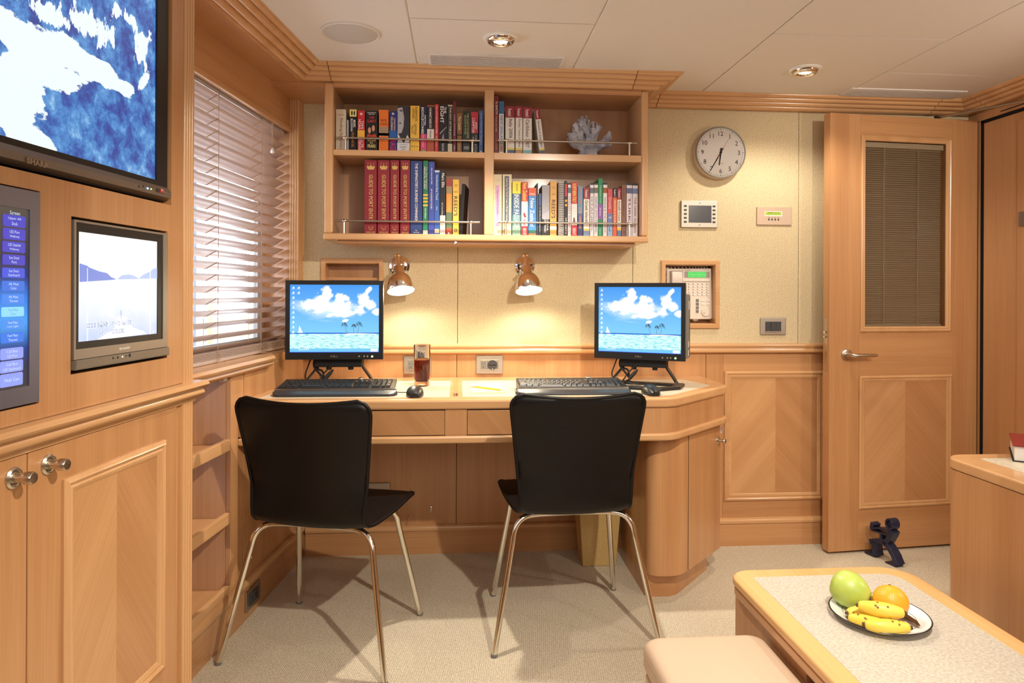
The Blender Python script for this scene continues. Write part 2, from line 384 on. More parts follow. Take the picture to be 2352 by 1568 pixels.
# left wall (hull side) in its own frame
wl = struct('wall_left', tuple(OL), -PHI)
JY = -.055                                  # far jamb of the window
sh0, sh1 = -1.235, PL(527,1000,0).y          # open shelf bay
shz1 = PL(480,885,0).z; print('shelf bay', sh1, shz1)
ML().holed(-5.2, 0.02, 0, 2.2, -.17, -.012, [(-3.0, JY, .925, 2.052), (sh0-.3, sh1, .13, .90)], 'Y').build('wall_lining', WZ, wl)
pse = [sh1, PL(545,1000).y, PL(559,1000).y, PL(625,1000).y, 0.02]
for i, (a, b, d) in enumerate([(pse[0],pse[1],.004),(pse[1],pse[2],.0),(pse[2],pse[4],.002)]):
    ML().box(-.012, a+.001, .13, d, b-.001, .90).build('wood_panel', WZ, wl, bevel=.0015)
ML().box(-.012, JY, .9, .0, .02, 2.052).build('window_stile', TZ, wl)
ML().box(-.16, -3, 2.0495, .075, .02, 2.07).build('soffit_board', WY, wl)
M().box(-.72, 2.862, 2.0488, -.54, 3.128, 2.068).build('soffit_board', WY, wl)
m = ML()
for i in range(4):                              # fluted casing on the jamb corner
    m.tube([(-.006-.011*i, JY-.001, .93), (-.006-.011*i, JY-.001, 2.05)], .006, 8)
m.build('fluted_casing', TZ, wl, smooth=60)
# cornice
NRM = Vector((.47, -.88))
prof = [(0, 2.05), (.02, 2.05)]
for i in range(4):
    a = Vector((.02, 2.05)) + Vector((.10, .052))*(i/4); b = Vector((.02, 2.05)) + Vector((.10, .052))*((i+1)/4)
    for j in range(1, 7):
        t = j/7; prof.append(tuple(a.lerp(b, t) + NRM*(.0095*math.sin(PI*t)**.6)))
    prof.append(tuple(b))
prof += [(.12, 2.104), (0, 2.104)]
def onL(x, y): p = LM @ Vector((x, y, 0)); return (p.x, p.y)
dL = LM.to_3x3() @ Vector((0,1,0)); YK = 2.865
pa = Vector(onL(.07, -1.75)); kk = (YK-pa.y)/dL.y; cornerL = (pa.x+dL.x*kk, YK)
xj = [PZ(751,150,2.08).x, PZ(1471,165,2.08).x, PZ(1522,215,2.08).x, PZ(2165,235,2.08).x]; yj5 = PZ(2205,228,2.08).y
BX1 = .80; e = .0015
trim = struct('trim_1')
for pth in [[tuple(pa), cornerL, (xj[0]-e, YK)], [(xj[0]+e, YK), (xj[1]-e, YK)], [(xj[1]+e, YK), (BX1, YK), (BX1, YB), (xj[2]-e, YB)],
            [(xj[2]+e, YB), (xj[3]-e, YB)], [(xj[3]+e, YB), (XR-.01, YB), (XR-.01, yj5+e)], [(XR-.01, yj5-e), (XR-.01, YF)]]:
    M().sweep(pth, prof).build('cornice_segment', TX, trim, smooth=50)
M().box(-.8, YK+.001, 2.03, BX1-.001, YB+.01, 2.10).build('cornice_backing', WX, trim)
# dado rail and baseboards
dprof = [(0,.905),(.010,.905),(.014,.909),(.022,.912),(.024,.922),(.020,.929),(.0195,.932),(.026,.936),(.028,.944),(.024,.951),(.012,.953),(0,.953)]
M().sweep([(-.68, YB), (XR, YB)], dprof).build('trim_2', TX, kind='structure', smooth=50)
bprof = [(0,0),(.012,0),(.012,.104),(.018,.106),(.021,.114),(.020,.124),(.012,.130),(0,.131)]
M().sweep([(-.68, YB), (XR, YB)], [(0,0),(.012,0),(.012,.104),(0,.104)]).build('baseboard_back', WX, kind='structure')
M().sweep([(-.68, YB), (XR, YB)], bprof[2:]).build('trim_3', TX, kind='structure', smooth=50)
ML().sweep([(0,-1.3),(0,.0)], [(-.01,0),(.010,0),(.010,.112),(-.01,.112)]).build('baseboard_left', WY, kind='structure')
ML().sweep([(0,-1.3),(0,.0)], [(-.01,.113),(.012,.113),(.018,.119),(.018,.138),(.010,.146),(-.01,.146)]).build('trim_4', TY, kind='structure', smooth=50)
# window: sill, frame, glass
win = struct('window_1', tuple(OL), -PHI)
yS = PL(631,815,.03).y; print('sill end', yS)
ML().sweep([(0,-1.3),(0,yS)], [(-.16,.895),(.012,.895),(.020,.898),(.026,.906),(.022,.914),(.031,.918),(.035,.928),(.028,.938),(-.16,.938)]).build('window_sill', TY, win, smooth=50)
ML().box(-.16, yS, .90, -.001, JY+.05, .936).build('sill_return', TY, win)
ML().holed(-2.2, -.09, .93, 2.05, -.168, -.148, [(-2.15, -.14, .99, 1.86)], 'Y').build('window_frame', P('window_frame_grey', (.42,.41,.40), .4), win)
ML().box(-.16, -.09, .93, -.148, JY+.003, 2.05).build('window_post', WZ, win)
ML().box(-.160, -2.15, .99, -.156, -.14, 1.86).build('window_pane', P('clear_glass', (1,1,1), 0, trans=1, ior=1.02), win)
# side deck outside the window
blw = ML().box(-1.5, -4.0, -.2, -1.44, 3.0, .98)
bul = blw.build('bulwark', P('painted_bulwark', (.36,.27,.12), .5)); tag(bul, 'cream painted bulwark outside beyond the blind', 'bulwark')
for yy, c in ((PL(493,500,-.9).y, (.62,.5,.3)), (PL(452,450,-.9).y-.02, (.03,.04,.07))):
    q = ML().box(-.93, yy-.02, .0, -.9, yy+.02, 2.4).build('deck_post', P('post_paint', c, .4))
    tag(q, ('tan upright post' if c[0] > .1 else 'dark thin upright post')+' outside the window seen between the slats', 'post')
ML().box(-1.6, -4, -.26, -.17, 3, -.2).build('floor_deck', P('deck_teak', (.4,.27,.16), .7), kind='structure')
ML().box(-1.9, -4, 2.25, -.17, 3, 2.3).build('ceiling_deck_shade', P('deck_shade_head', (.6,.58,.55), .6), kind='structure')  # unseen overhead, added to keep sky light off the bulwark and slats
# right wall with second door
dy1, dy0, dz1 = 3.052, 2.25, 2.008
wr = M().holed(YF, 3.2, 0, 2.15, XR, XR+.1, [(dy0, dy1, 0, dz1)], 'Y').build('wall_right', WZ, kind='structure')
M().box(XR+.09, YF, 0, XR+.12, 3.2, 2.15).build('door_recess', GAP, wr)
M().box(XR-.002, 2.0, dz1+.012, XR, 2.93, dz1+.016).build('header_groove', GAP, wr)
d2 = struct('door_2', (XR, dy0, 0))
M().box(XR+.004, dy0+.004, .01, XR+.04, dy1-.0165, dz1-.0145).build('door_leaf', WZ, d2, bevel=.002)
yq = PX(2335,600,XR).y
M().box(XR+.0, dy0+.05, .1, XR+.006, yq, dz1-.05).build('raised_panel', WZ, d2, bevel=.002)
M().box(XR+.0015, dy1-.016, .01, XR+.05, dy1-.0005, dz1).box(XR+.0015, dy0, dz1-.014, XR+.05, dy1-.0005, dz1-.0005).build('door_gap_dark', GAP, d2)  # black strips stand in for the shade inside the open gap
wf = M().box(-2, YF-.1, 0, 3, YF, 2.2).build('wall_front', WZ, kind='structure')
# ================================================================== BOOKCASE
YBK = 2.86
def Xk(u, v=450, Y=YBK): return PY(u, v, Y).x
def Zk(u, v, Y=YBK): return PY(u, v, Y).z
bx0, bx1 = Xk(744), Xk(1489); bl, br = Xk(765), Xk(1473); c0, c1 = Xk(1112.5), Xk(1134)
zb0, zb1 = Zk(1115,553.5), Zk(1115,538.8); zl = (Zk(938,359), Zk(938,346)); zr = (Zk(1304,369), Zk(1304,353.5)); zt = Zk(1115,206)
print('bookcase', bx0, bx1, zb0, zb1, zl, zr, zt)
bc = thing('bookcase', 'wide wall-hung wooden bookcase of four bays under the cornice', 'bookcase', (0, YBK+.13, zb0))
M().box(bx0, YBK, zb1, bl, YB, 2.05).build('side_panel', TZ, bc, bevel=.008, seg=4)
M().box(br, YBK, zb1, bx1, YB, 2.05).build('side_panel', TZ, bc, bevel=.008, seg=4)
M().box(c0, YBK, zb1, c1, YB-.01, zt+.001).build('divider', TZ, bc, bevel=.002)
M().box(bx0-.002, YBK-.004, zb0, bx1+.002, YB, zb1).build('bottom_board', TX, bc, bevel=.006, seg=4)
M().box(bl, YBK+.002, zt, br, YB, 2.05).build('top_board', TX, bc, bevel=.001)
M().box(bl, YBK+.002, zl[0], c0, YB-.01, zl[1]).build('shelf_board', TX, bc, bevel=.001)
M().box(c1, YBK+.002, zr[0], br, YB-.01, zr[1]).build('shelf_board', TX, bc, bevel=.001)
M().box(bl, YB-.012, zb1, c0, YB-.004, zt).build('back_panel', WZ, bc)
M().box(c1, YB-.012, zb1, br, YB-.004, zt).build('back_panel', WZ, bc)
M().box(bx0+.05, YBK+.03, zb0-.012, bx1-.05, YB-.03, zb0).build('underside_board', WX, bc, bevel=.002)
def rail(u0, u1, p0, p1, vr, zs):
    Yr = YBK+.014; x0, x1 = Xk(u0,450,Yr), Xk(u1,450,Yr); z = Zk((u0+u1)/2, vr, Yr)
    r = M(); r.tube([(x0,Yr,z),(x1,Yr,z)], .0042, 12)
    ro = r.build('gallery_rail', STEEL, bc, smooth=50)
    for p in (p0, p1):
        x = Xk(p,450,Yr)
        M().tube([(x,Yr,zs),(x,Yr,z-.003)], .0045, 10).tube([(x-.009,Yr,z),(x-.006,Yr,z),(x+.006,Yr,z),(x+.009,Yr,z)], [.0045,.0065,.0065,.0045], 10).build('rail_post', SATIN, ro, smooth=50)
rail(772, 1102, 793, 1084, 319.5, zl[1]); rail(1143, 1463, 1163, 1445, 325.5, zr[1])
rail(771, 1102, 791, 1082, 508.5, zb1); rail(1143, 1463, 1162, 1446, 512, zb1)
# ================================================================== MEDIA CABINET (left)
XC, YE = .142, -1.232
def yC(u, v=500): return PL(u, v, XC).y
def zC(u, v): return PL(u, v, XC).z
tvB = (zC(380,463.5)+zC(5,388))/2; tvR = yC(394,300); t2 = (yC(163,680), yC(384,680), zC(275,840.5), zC(275,514)); tp = (-2.6, yC(90.5,680), (zC(5,945)+zC(85,926))/2, (zC(5,424)+zC(85,436))/2)
print('cab', tvB, tvR, t2, tp)
capZ = ((zC(417,878)+zC(10,984))/2); print('cap', capZ, zC(417,878), zC(10,984))
cab = thingL('media_cabinet', 'tall wooden media cabinet built in at the left with screens set in its front', 'cabinet', 0, -2.0, 0)
ZK = .905
ML().holed(-3.0, YE-.055, capZ, ZC, XC-.03, XC, [(-2.75, tvR, tvB, 1.98), t2, tp], 'Y').build('face_panel', WZ, cab)
ML().box(-.22, -3.0, .12, XC-.06, YE-.002, ZC).build('carcass', GAP, cab)
ML().box(-.20, YE-.03, .12, XC-.03, YE, ZC).build('side_panel', WZ, cab, bevel=.002)
def pil(z0, z1):
    m = ML(); m.box(XC-.03, YE-.056, z0, XC-.003, YE, z1)
    for i in range(4): m.tube([(XC-.002, YE-.048+.0125*i, z0), (XC-.002, YE-.048+.0125*i, z1)], .0063, 8)
    m.tube([(XC-.008, YE-.004, z0), (XC-.008, YE-.004, z1)], .0085, 10)
    m.build('fluted_pilaster', TZ, cab, smooth=60)
pil(capZ-.001, ZC); pil(.13, .90)
cp = [(-.02,capZ-.055),(.004,capZ-.055),(.006,capZ-.047),(.018,capZ-.042),(.022,capZ-.032),(.018,capZ-.024),(.026,capZ-.021),(.031,capZ-.012),(.026,capZ-.002),(-.02,capZ)]
ML().sweep([(XC,-3.0),(XC,YE),(0.0,YE)], cp).build('cap_moulding', TY, cab, smooth=50)
ML().sweep([(XC,-3.0),(XC,YE),(0.0,YE)], [(-.03,.0),(.016,0),(.020,.01),(.020,.115),(.012,.128),(-.03,.132)]).build('plinth', TY, cab, smooth=50)
# lower doors
XD = XC
ys = yC(63,1200); y1 = yC(408,1200); dz0, dz1_ = .14, capZ-.057
print('door seam', ys, y1)
for a, b, kn, fr in ((-2.2, ys-.0015, (30,1097), False), (ys+.0015, y1-.006, (110,1066), True)):
    dd = ML().box(XD-.02, a, dz0, XD, b, dz1_).build('door', WZ, cab, bevel=.0015)
    kp = PL(kn[0], kn[1], XD+.0)
    kb = M(LM @ T(XD, kp.y, kp.z) @ Matrix.Rotation(PI/2, 4, 'Y'))
    kb.lathe([(.0195,0),(.0195,.003),(.016,.006),(.0145,.006),(.0135,.004),(.009,.004),(.0085,.012),(.0075,.016),(.0078,.020),(.0110,.022),(.0115,.024),(.0115,.036),(.0095,.0385),(0.0001,.039)], 28)
    kb.build('door_knob', SATIN, dd, smooth=40)
    if fr:
        a0, b0, zz = yC(140,1300), yC(375,1300), zC(375,1010)
        zz0 = zC(372,1535)
        frame(ML(), a0, b0, zz0, zz, .034, .011, T(XD,0,0) @ SIDE).build('door_moulding', TZ, dd, smooth=30)
        ym = yC(266,1300)
        ML().box(XD-.001, a0+.03, zz0+.03, XD+.002, ym, zz-.03).build('chevron_veneer', DL1, dd)
        ML().box(XD-.001, ym, zz0+.03, XD+.002, b0-.03, zz-.03).build('chevron_veneer', DL2, dd)
ML().box(XC-.03, y1-.005, .13, XC-.008, YE-.05, .90).build('stile', WZ, cab)
ML().box(XC-.02, -3.0, capZ-.057, XC-.004, YE-.01, capZ-.02).build('top_rail', WY, cab)
# open shelf unit
su = thingL('open_shelf_unit', 'open wooden shelf unit with raised shelf lips below the window sill', 'shelf unit', -.1, (sh0+sh1)/2, .13)
ML().box(-.30, sh0+.004, .13, -.29, sh1, .90).build('back_panel', WZ, su)
ML().box(-.30, sh1-.001, .13, -.013, sh1+.012, .90).build('side_panel', WZ, su)
ML().box(-.30, sh0+.004, .885, -.013, sh1, .8999).build('top_board', WY, su)
for (ut, vt, vb) in ((520,1008,1030), (521,1175,1197), (0,0,0)):
    if ut: z1_ = PL(ut,vt,-.01).z; z0_ = PL(ut,vb,-.01).z
    else: z1_, z0_ = .175, .146
    print('lip', z0_, z1_)
    ML().box(-.29, sh0+.004, z0_-.004, -.012, sh1-.001, z0_+.012).build('shelf_board', WY, su)
    ML().box(-.014, sh0+.004, z0_-.006, .004, sh1-.002, z1_).build('shelf_lip', TY, su, bevel=.002)
q = PL(513,862,-.02); ML().box(-.03, q.y-.018, .878, -.008, q.y+.018, .894).build('catch_block', WHITE, su, bevel=.003)
# ================================================================== DESK
ZD = .80; YD = 2.475
xl = lambda Y, off=0: (LM @ Vector((off, (Y-3.13)/dL.y, 0))).x
top = [(xl(3.125), 3.125), (xl(YD)+.001, YD), (.80, YD), (1.135, 2.80), (1.135, 3.125)]
def inset(poly, d): # simple offset for the free edges only
    (a, b, c, e_, f) = poly; return [a, (b[0], b[1]+d), (c[0]-d*.4, c[1]+d), (e_[0]-d, e_[1]+d*.4), (f[0]-d, f[1])]
desk = thing('desk', 'long built-in wooden desk with rounded right corner and linen inlays', 'desk', (.2, 2.8, 0))
def slab(poly, rs, z0, z1): return M().prism(fillet(poly, rs, 8), z0, z1)
R5 = [0, 0, .12, .07, 0]
slab(top, R5, .764, ZD).build('desktop', TX, desk, bevel=.009, seg=4)
slab(inset(top, .012), R5, .668, .764).build('apron', WZ, desk)
slab(top, R5, .640, .668).build('lower_rail', TX, desk, bevel=.008, seg=3)
# linen inlays
iy0, iy1 = PZ(1150,911,ZD).y, PZ(1150,874,ZD).y
xiA, xiB = PZ(1033,905,ZD).x, PZ(1062,905,ZD).x
print('inlay', iy0, iy1, xiA, xiB)
M().prism([(xl(iy0)+.05, iy0), (xiA, iy0), (xiA, iy1), (xl(iy1)+.05, iy1)], ZD-.001, ZD+.0008).build('linen_inlay', INLAY, desk)
M().prism(fillet([(xiB, iy0), (.80, iy0), (1.06, 2.80), (1.0, iy1), (xiB, iy1)], [0,.08,.03,.03,0]), ZD-.001, ZD+.0008).build('linen_inlay', INLAY, desk)
xs = PZ(1047,890,ZD).x
M().box(xs-.009, PZ(1047,906,ZD).y, ZD, xs+.009, 3.10, ZD+.002).build('cable_slot_cover', WY, desk)
M().box(xs-.009, PZ(1047,911,ZD).y, ZD, xs+.009, PZ(1047,905,ZD).y, ZD+.004).build('slot_clip', CHROME, desk, bevel=.001)
# drawers
yA = YD+.012
def Xd(u): return PY(u, 970, yA).x
zd0, zd1 = PY(1050,998,yA).z, PY(1050,942,yA).z
M().box(Xd(1022), yA-.001, zd0, Xd(1073), yA+.001, zd1).build('drawer_divider', WZ, desk)
for a, b in ((520, 765), (776, 1021), (1074, 1318)):
    x0, x1 = Xd(a), Xd(b)
    M().box(x0-.003, yA-.0005, zd0-.003, x1+.003, yA+.001, zd1+.003).build('drawer_gap', GAP, desk)
    M().box(x0, yA-.003, zd0, x1, yA+.001, zd1).build('drawer_front', DR2, desk, bevel=.001)
# pedestal
ped = [(.73, 3.11), (.73, 2.57), (.855, 2.57), (1.12, 2.845), (1.12, 3.11)]
slab(ped, [0,.05,.09,.02,0], .10, .64).build('pedestal', WZ, desk, smooth=30)
slab([(.732,3.11),(.732,2.62),(.85,2.62),(1.07,2.865),(1.07,3.11)], [0,.02,.08,.02,0], 0, .10).build('plinth', WX, desk, smooth=30)
a45 = math.atan2(2.845-2.57, 1.12-.855)
dm = T(.855, 2.57, 0) @ Matrix.Rotation(a45, 4, 'Z')
def PG(u, v, Mx, yo=0):
    I = Mx.inverted(); d = I.to_3x3() @ ray(u, v); e = I @ E; return e + d*((yo-e.y)/d.y)
da, db = PG(1581,1150,dm).x, PG(1659,1150,dm).x; print('ped door', da, db, (Vector((1.12,2.845))-Vector((.855,2.57))).length)
db = min(db, .372)
M(dm).box(da-.0015, -.0012, .101, db+.0015, .001, .637).build('door_gap', GAP, desk)
pd = M(dm).box(da, -.003, .101, db, .001, .634).build('door', WZ, desk, bevel=.001)
kp = PG(1650,1010,dm)
M(dm @ T(min(kp.x,.35), -.003, kp.z) @ Matrix.Rotation(PI/2, 4, 'X')).lathe([(.017,0),(.017,.002),(.012,.006),(.006,.008),(.006,.018),(.011,.022),(.0125,.028),(.009,.033),(.0001,.034)], 24).build('door_knob', SATIN, pd, smooth=50)
kp = PG(1655,986,dm)
st = M(dm).box(kp.x-.010, -.0042, kp.z-.014, kp.x+.008, -.003, kp.z+.014).build('sticker', ink(205,200,205), pd)
M(dm).box(kp.x-.002, -.0048, kp.z-.010, kp.x+.001, -.0042, kp.z+.010).box(kp.x-.002, -.0048, kp.z+.006, kp.x+.005, -.0042, kp.z+.010).build('sticker_print', ink(150,40,50), pd)
# ================================================================== DOOR_1, standing open
DM = T(1.682, 2.986, 0) @ Matrix.Rotation(math.atan2(.064,.673), 4, 'Z')
d1 = struct('door_1', (1.682, 2.986, 0), math.atan2(.064,.673))
def pg(u, v): return PG(u, v, DM)
DW = .772; gx0, gx1, gz0, gz1 = pg(1986,500).x, pg(2174,500).x, pg(2080,751).z, pg(2080,326).z
print('door glass', gx0, gx1, gz0, gz1, pg(2243,500).x, pg(1950,257).z)
M(DM).holed(0, DW, .012, 2.012, 0, .045, [(gx0, gx1, gz0, gz1)]).build('door_leaf', WZ, d1)
xm0, xm1 = pg(1974,600).x, pg(2186,600).x
M(DM).box(xm0, -.0006, .013, xm1, .001, gz0-.03).build('cross_veneer', WX, d1)
M(DM).box(xm0, -.0006, gz1+.03, xm1, .001, 2.011).build('cross_veneer', WX, d1)
frame(M(DM), gx0-.022, gx1+.022, gz0-.022, gz1+.024, .026, .010, FRONT).build('glazing_moulding', TZ, d1, smooth=30)
lz0, lz1 = pg(2080,1163).z, pg(2080,861).z
frame(M(DM), xm0, xm1, lz0, lz1, .030, .010, FRONT).build('panel_moulding', TZ, d1, smooth=30)
mx = pg(2078,1000).x
M(DM).box(xm0+.025, -.002, lz0+.025, mx, .001, lz1-.025).build('chevron_veneer', DR1, d1)
M(DM).box(mx, -.002, lz0+.025, xm1-.025, .001, lz1-.025).build('chevron_veneer', DR2, d1)
M(DM).box(gx0, .008, gz0, gx1, .011, gz1).build('glass_pane', P('smoked_glass', (.85,.80,.74), 0.01, trans=1, ior=1.35), d1)
M(DM).box(gx0, .041, gz0, gx1, .044, gz1).build('rear_glass_pane', P('brown_back_glass', (.20,.14,.085), .15), d1)
bm = P('door_blind_slat', (.50,.41,.29), .35)
head = M(DM).box(gx0+.002, .014, gz1-.028, gx1-.006, .038, gz1-.004).build('blind_headrail', P('blind_rail_cream', (.62,.56,.42), .4), d1)
n = 82; zt_, zb_ = gz1-.034, gz0+.016
slme = None
for i in range(n):
    z = zt_+(zb_-zt_)*i/(n-1)
    if slme is None:
        o = M(DM @ T(0,.026,0)).box(gx0+.004, -.006, -.0004, gx1-.012, .006, .0004, Matrix.Rotation(math.radians(48), 4, 'X')).build('blind_slat', bm, d1); slme = o
    else:
        o = slme.copy(); C.objects.link(o); W[o.name] = W[slme.name]
    o.location = (0, 0, z)
for u in (2036, 2114):
    x = pg(u, 500).x; M(DM).box(x-.0012, .018, gz0+.01, x+.0012, .0190, gz1-.02).box(x+.005, .018, gz0+.01, x+.0062, .0190, gz1-.02).build('ladder_cord', P('cord_tan%d' % u, (.6,.5,.36), .7), d1)
M(DM).box(gx0+.004, .018, gz0+.004, gx1-.012, .034, gz0+.012).build('blind_bottom_rail', P('blind_rail_low', (.5,.44,.32), .4), d1)
hp = pg(1944, 814)
hd = M(DM @ T(hp.x, 0, hp.z)); hd.lathe([(.026,0),(.026,.007),(.023,.009),(.011,.009),(.010,.045)], 28, Matrix.Rotation(PI/2, 4, 'X'))
hd.tube([(0,-.040,0),(.006,-.048,0),(.02,-.052,0),(.11,-.05,0),(.118,-.05,0)], [.009,.0095,.0085,.0075,.0065], 12)
hd.build('door_handle', SATIN, d1, smooth=50)
lp = PG(1903, 825, DM)
lk = M(DM).box(-.002, .012, .835, .0, .033, 1.075).build('lock_plate', SATIN, d1, bevel=.0009)
M(DM).box(-.012, .016, 1.005, -.002, .029, 1.018).box(-.012, .016, .985, -.002, .029, .995).build('latch_bolt', CHROME, lk, bevel=.002)
M(DM).lathe([(.003,0),(.003,.001)], 10, T(-.0005,.022,1.06) @ Matrix.Rotation(-PI/2,4,'Y')).lathe([(.003,0),(.003,.001)], 10, T(-.0005,.022,.85) @ Matrix.Rotation(-PI/2,4,'Y')).build('plate_screw', CHROME, lk)
# door closer arm
a = DM @ Vector((pg(2160,262).x, .02, 2.022)); b = PX(2352,232,2.40); b2 = a+(b-a)*1.6
ar = M().tube([a, b2], .006, 6, flat=1.6); ca = ar.build('closer_arm', STEEL, d1)
pv = DM @ Vector((pg(2160,262).x, .02, 2.012)); M().lathe([(.012,0),(.012,.016)], 16, T(*pv)).build('closer_pivot', BLACKM, d1)
# ================================================================== BLIND AND PELMET
zp0 = PL(550,229,-.035).z; zp0b = PL(640,284,-.035).z; print('pelmet z', zp0, zp0b)
pzb = (zp0+zp0b)/2
pm = thingL('pelmet', 'wooden pelmet board above the blind at the window head', 'pelmet', -.04, -.7, pzb)
ML().box(-.055, -1.222, pzb+.02, -.038, JY-.001, 2.051).build('face_board', WY, pm)
ML().box(-.058, -1.222, pzb, -.034, JY-.001, pzb+.022).build('lower_bead', TY, pm, bevel=.004)
bl_ = thingL('venetian_blind', 'pinkish wooden slatted blind with tilted slats hanging in the left window', 'blind', -.08, -.7, .94)
BY0, BY1 = -1.222, -.068
ML().box(-.108, BY0, pzb-.012, -.062, BY1, pzb+.03).build('headrail', P('headrail_white', (.62,.60,.62), .35, .3), bl_)
pit = .0418; zs0 = .985; ns = int((pzb-.012-zs0)/pit)+1
sl = None
for i in range(ns):
    if sl is None:
        mm = M(LM @ T(-.082, 0, zs0)); ma = Matrix.Rotation(math.radians(-29), 4, 'Y')
        mm.prism([(-.025,-.0005),(-.012,.0012),(0,.0018),(.012,.0012),(.025,-.0005),(.012,-.0014),(0,-.0009),(-.012,-.0014)], BY0, BY1, ma @ Matrix(((1,0,0,0),(0,0,1,0),(0,1,0,0),(0,0,0,1))))
        o = mm.build('slat', BLINDW, bl_); sl = o
    else: o = sl.copy(); C.objects.link(o); W[o.name] = W[sl.name]
    o.location = (0, 0, i*pit)
for i in range(6):
    ML().box(-.108, BY0, .952+i*.0045, -.058, BY1, .9548+i*.0045).build('stacked_slat', BLINDW, bl_)
ML().box(-.108, BY0, .9385, -.056, BY1, .951).build('bottom_rail', BLINDW, bl_, bevel=.003)
cordm = P('blind_cord', (.45,.30,.18), .8)
for u in (502, 601):
    yy = PL(u, 500, -.056).y
    m = ML(); m.tube([(-.0565, yy, .95), (-.0565, yy, pzb)], .0011, 6).tube([(-.108, yy, .95), (-.108, yy, pzb)], .0011, 6)
    for i in range(ns): z = zs0+i*pit; m.tube([(-.0565, yy, z+.012), (-.108, yy, z-.0165)], .0009, 5)
    m.tube([(-.0555, yy, .975),(-.05, yy+.01, .955),(-.045, yy-.012, .948),(-.043, yy-.03, .956),(-.045, yy-.035, .944),(-.04, yy-.02, .942),(-.035, yy+.005, .9402),(-.03, yy+.008, .9395)], .0011, 6)
    m.build('ladder_cord', cordm, bl_)
yy = PL(629,300,-.04).y; zt2 = PL(629,345,-.04).z
ML().tube([(-.045, yy, pzb+.01), (-.045, yy, zt2+.01)], .0012, 6).tube([(-.045, yy-.008, pzb+.01), (-.045, yy-.008, zt2+.05), (-.045, yy, zt2+.01)], .0012, 6).build('pull_cord', cordm, bl_)
M(LM @ T(-.045, yy, zt2-.012)).lathe([(.003,.022),(.004,.018),(.008,.010),(.0085,.003),(.006,0)], 12).build('cord_tassel', WHITE, bl_, smooth=50)
# ================================================================== SCREEN PICTURES (flat images shown on lit screens)
def blobs(N, L, uv, items, amp, nscale, seed, detail=6, wind=0):
    # smooth field of soft ellipses roughened by noise -> value output
    cur = None
    for (cx, cy, rx, ry, rot) in items:
        mp = N.new('ShaderNodeMapping'); mp.vector_type = 'TEXTURE'; mp.inputs['Location'].default_value = (cx, cy, 0); mp.inputs['Rotation'].default_value = (0, 0, rot); mp.inputs['Scale'].default_value = (rx, ry, 1)
        L.new(uv, mp.inputs[0]); ln = N.new('ShaderNodeVectorMath'); ln.operation = 'LENGTH'; L.new(mp.outputs[0], ln.inputs[0])
        sb = N.new('ShaderNodeMath'); sb.operation = 'SUBTRACT'; sb.inputs[0].default_value = 1; L.new(ln.outputs['Value'], sb.inputs[1])
        if cur is None: cur = sb.outputs[0]
        else:
            mxn = N.new('ShaderNodeMath'); mxn.operation = 'MAXIMUM'; L.new(cur, mxn.inputs[0]); L.new(sb.outputs[0], mxn.inputs[1]); cur = mxn.outputs[0]
    mx0 = N.new('ShaderNodeMath'); mx0.operation = 'MAXIMUM'; L.new(cur, mx0.inputs[0]); mx0.inputs[1].default_value = -.7
    n = N.new('ShaderNodeTexNoise'); n.noise_dimensions = '4D'; n.inputs['W'].default_value = seed; n.inputs['Scale'].default_value = nscale; n.inputs['Detail'].default_value = detail; n.inputs['Roughness'].default_value = .6
    if isinstance(wind, tuple):
        mp = N.new('ShaderNodeMapping'); mp.inputs['Scale'].default_value = wind[:3]; mp.inputs['Rotation'].default_value = (0,0,wind[3]); L.new(uv, mp.inputs[0]); L.new(mp.outputs[0], n.inputs['Vector'])
    else: L.new(uv, n.inputs['Vector'])
    s = N.new('ShaderNodeMath'); s.operation = 'SUBTRACT'; L.new(n.outputs['Fac'], s.inputs[0]); s.inputs[1].default_value = .5
    a = N.new('ShaderNodeMath'); a.operation = 'MULTIPLY_ADD'; L.new(s.outputs[0], a.inputs[0]); a.inputs[1].default_value = amp; L.new(mx0.outputs[0], a.inputs[2])
    return a.outputs[0]
def screen_uv(N, L, axes):
    t = N.new('ShaderNodeTexCoord'); sp = N.new('ShaderNodeSeparateXYZ'); cb = N.new('ShaderNodeCombineXYZ')
    L.new(t.outputs['Generated'], sp.inputs[0]); L.new(sp.outputs[axes[0]], cb.inputs[0]); L.new(sp.outputs[axes[1]], cb.inputs[1])
    return cb.outputs[0], sp.outputs[axes[0]], sp.outputs[axes[1]]
def mix(N, L, f, a, b):
    m = N.new('ShaderNodeMix'); m.data_type = 'RGBA'
    for s, v in ((m.inputs[0], f), (m.inputs[6], a), (m.inputs[7], b)):
        if isinstance(v, tuple): s.default_value = (*v, 1)
        elif isinstance(v, float): s.default_value = v
        else: L.new(v, s)
    return m.outputs[2]
def emissive(m, N, L, b, col, s):
    b.inputs['Base Color'].default_value = (.01,.01,.01,1); L.new(col, b.inputs['Emission Color']); b.inputs['Emission Strength'].default_value = s; b.inputs['Roughness'].default_value = .25
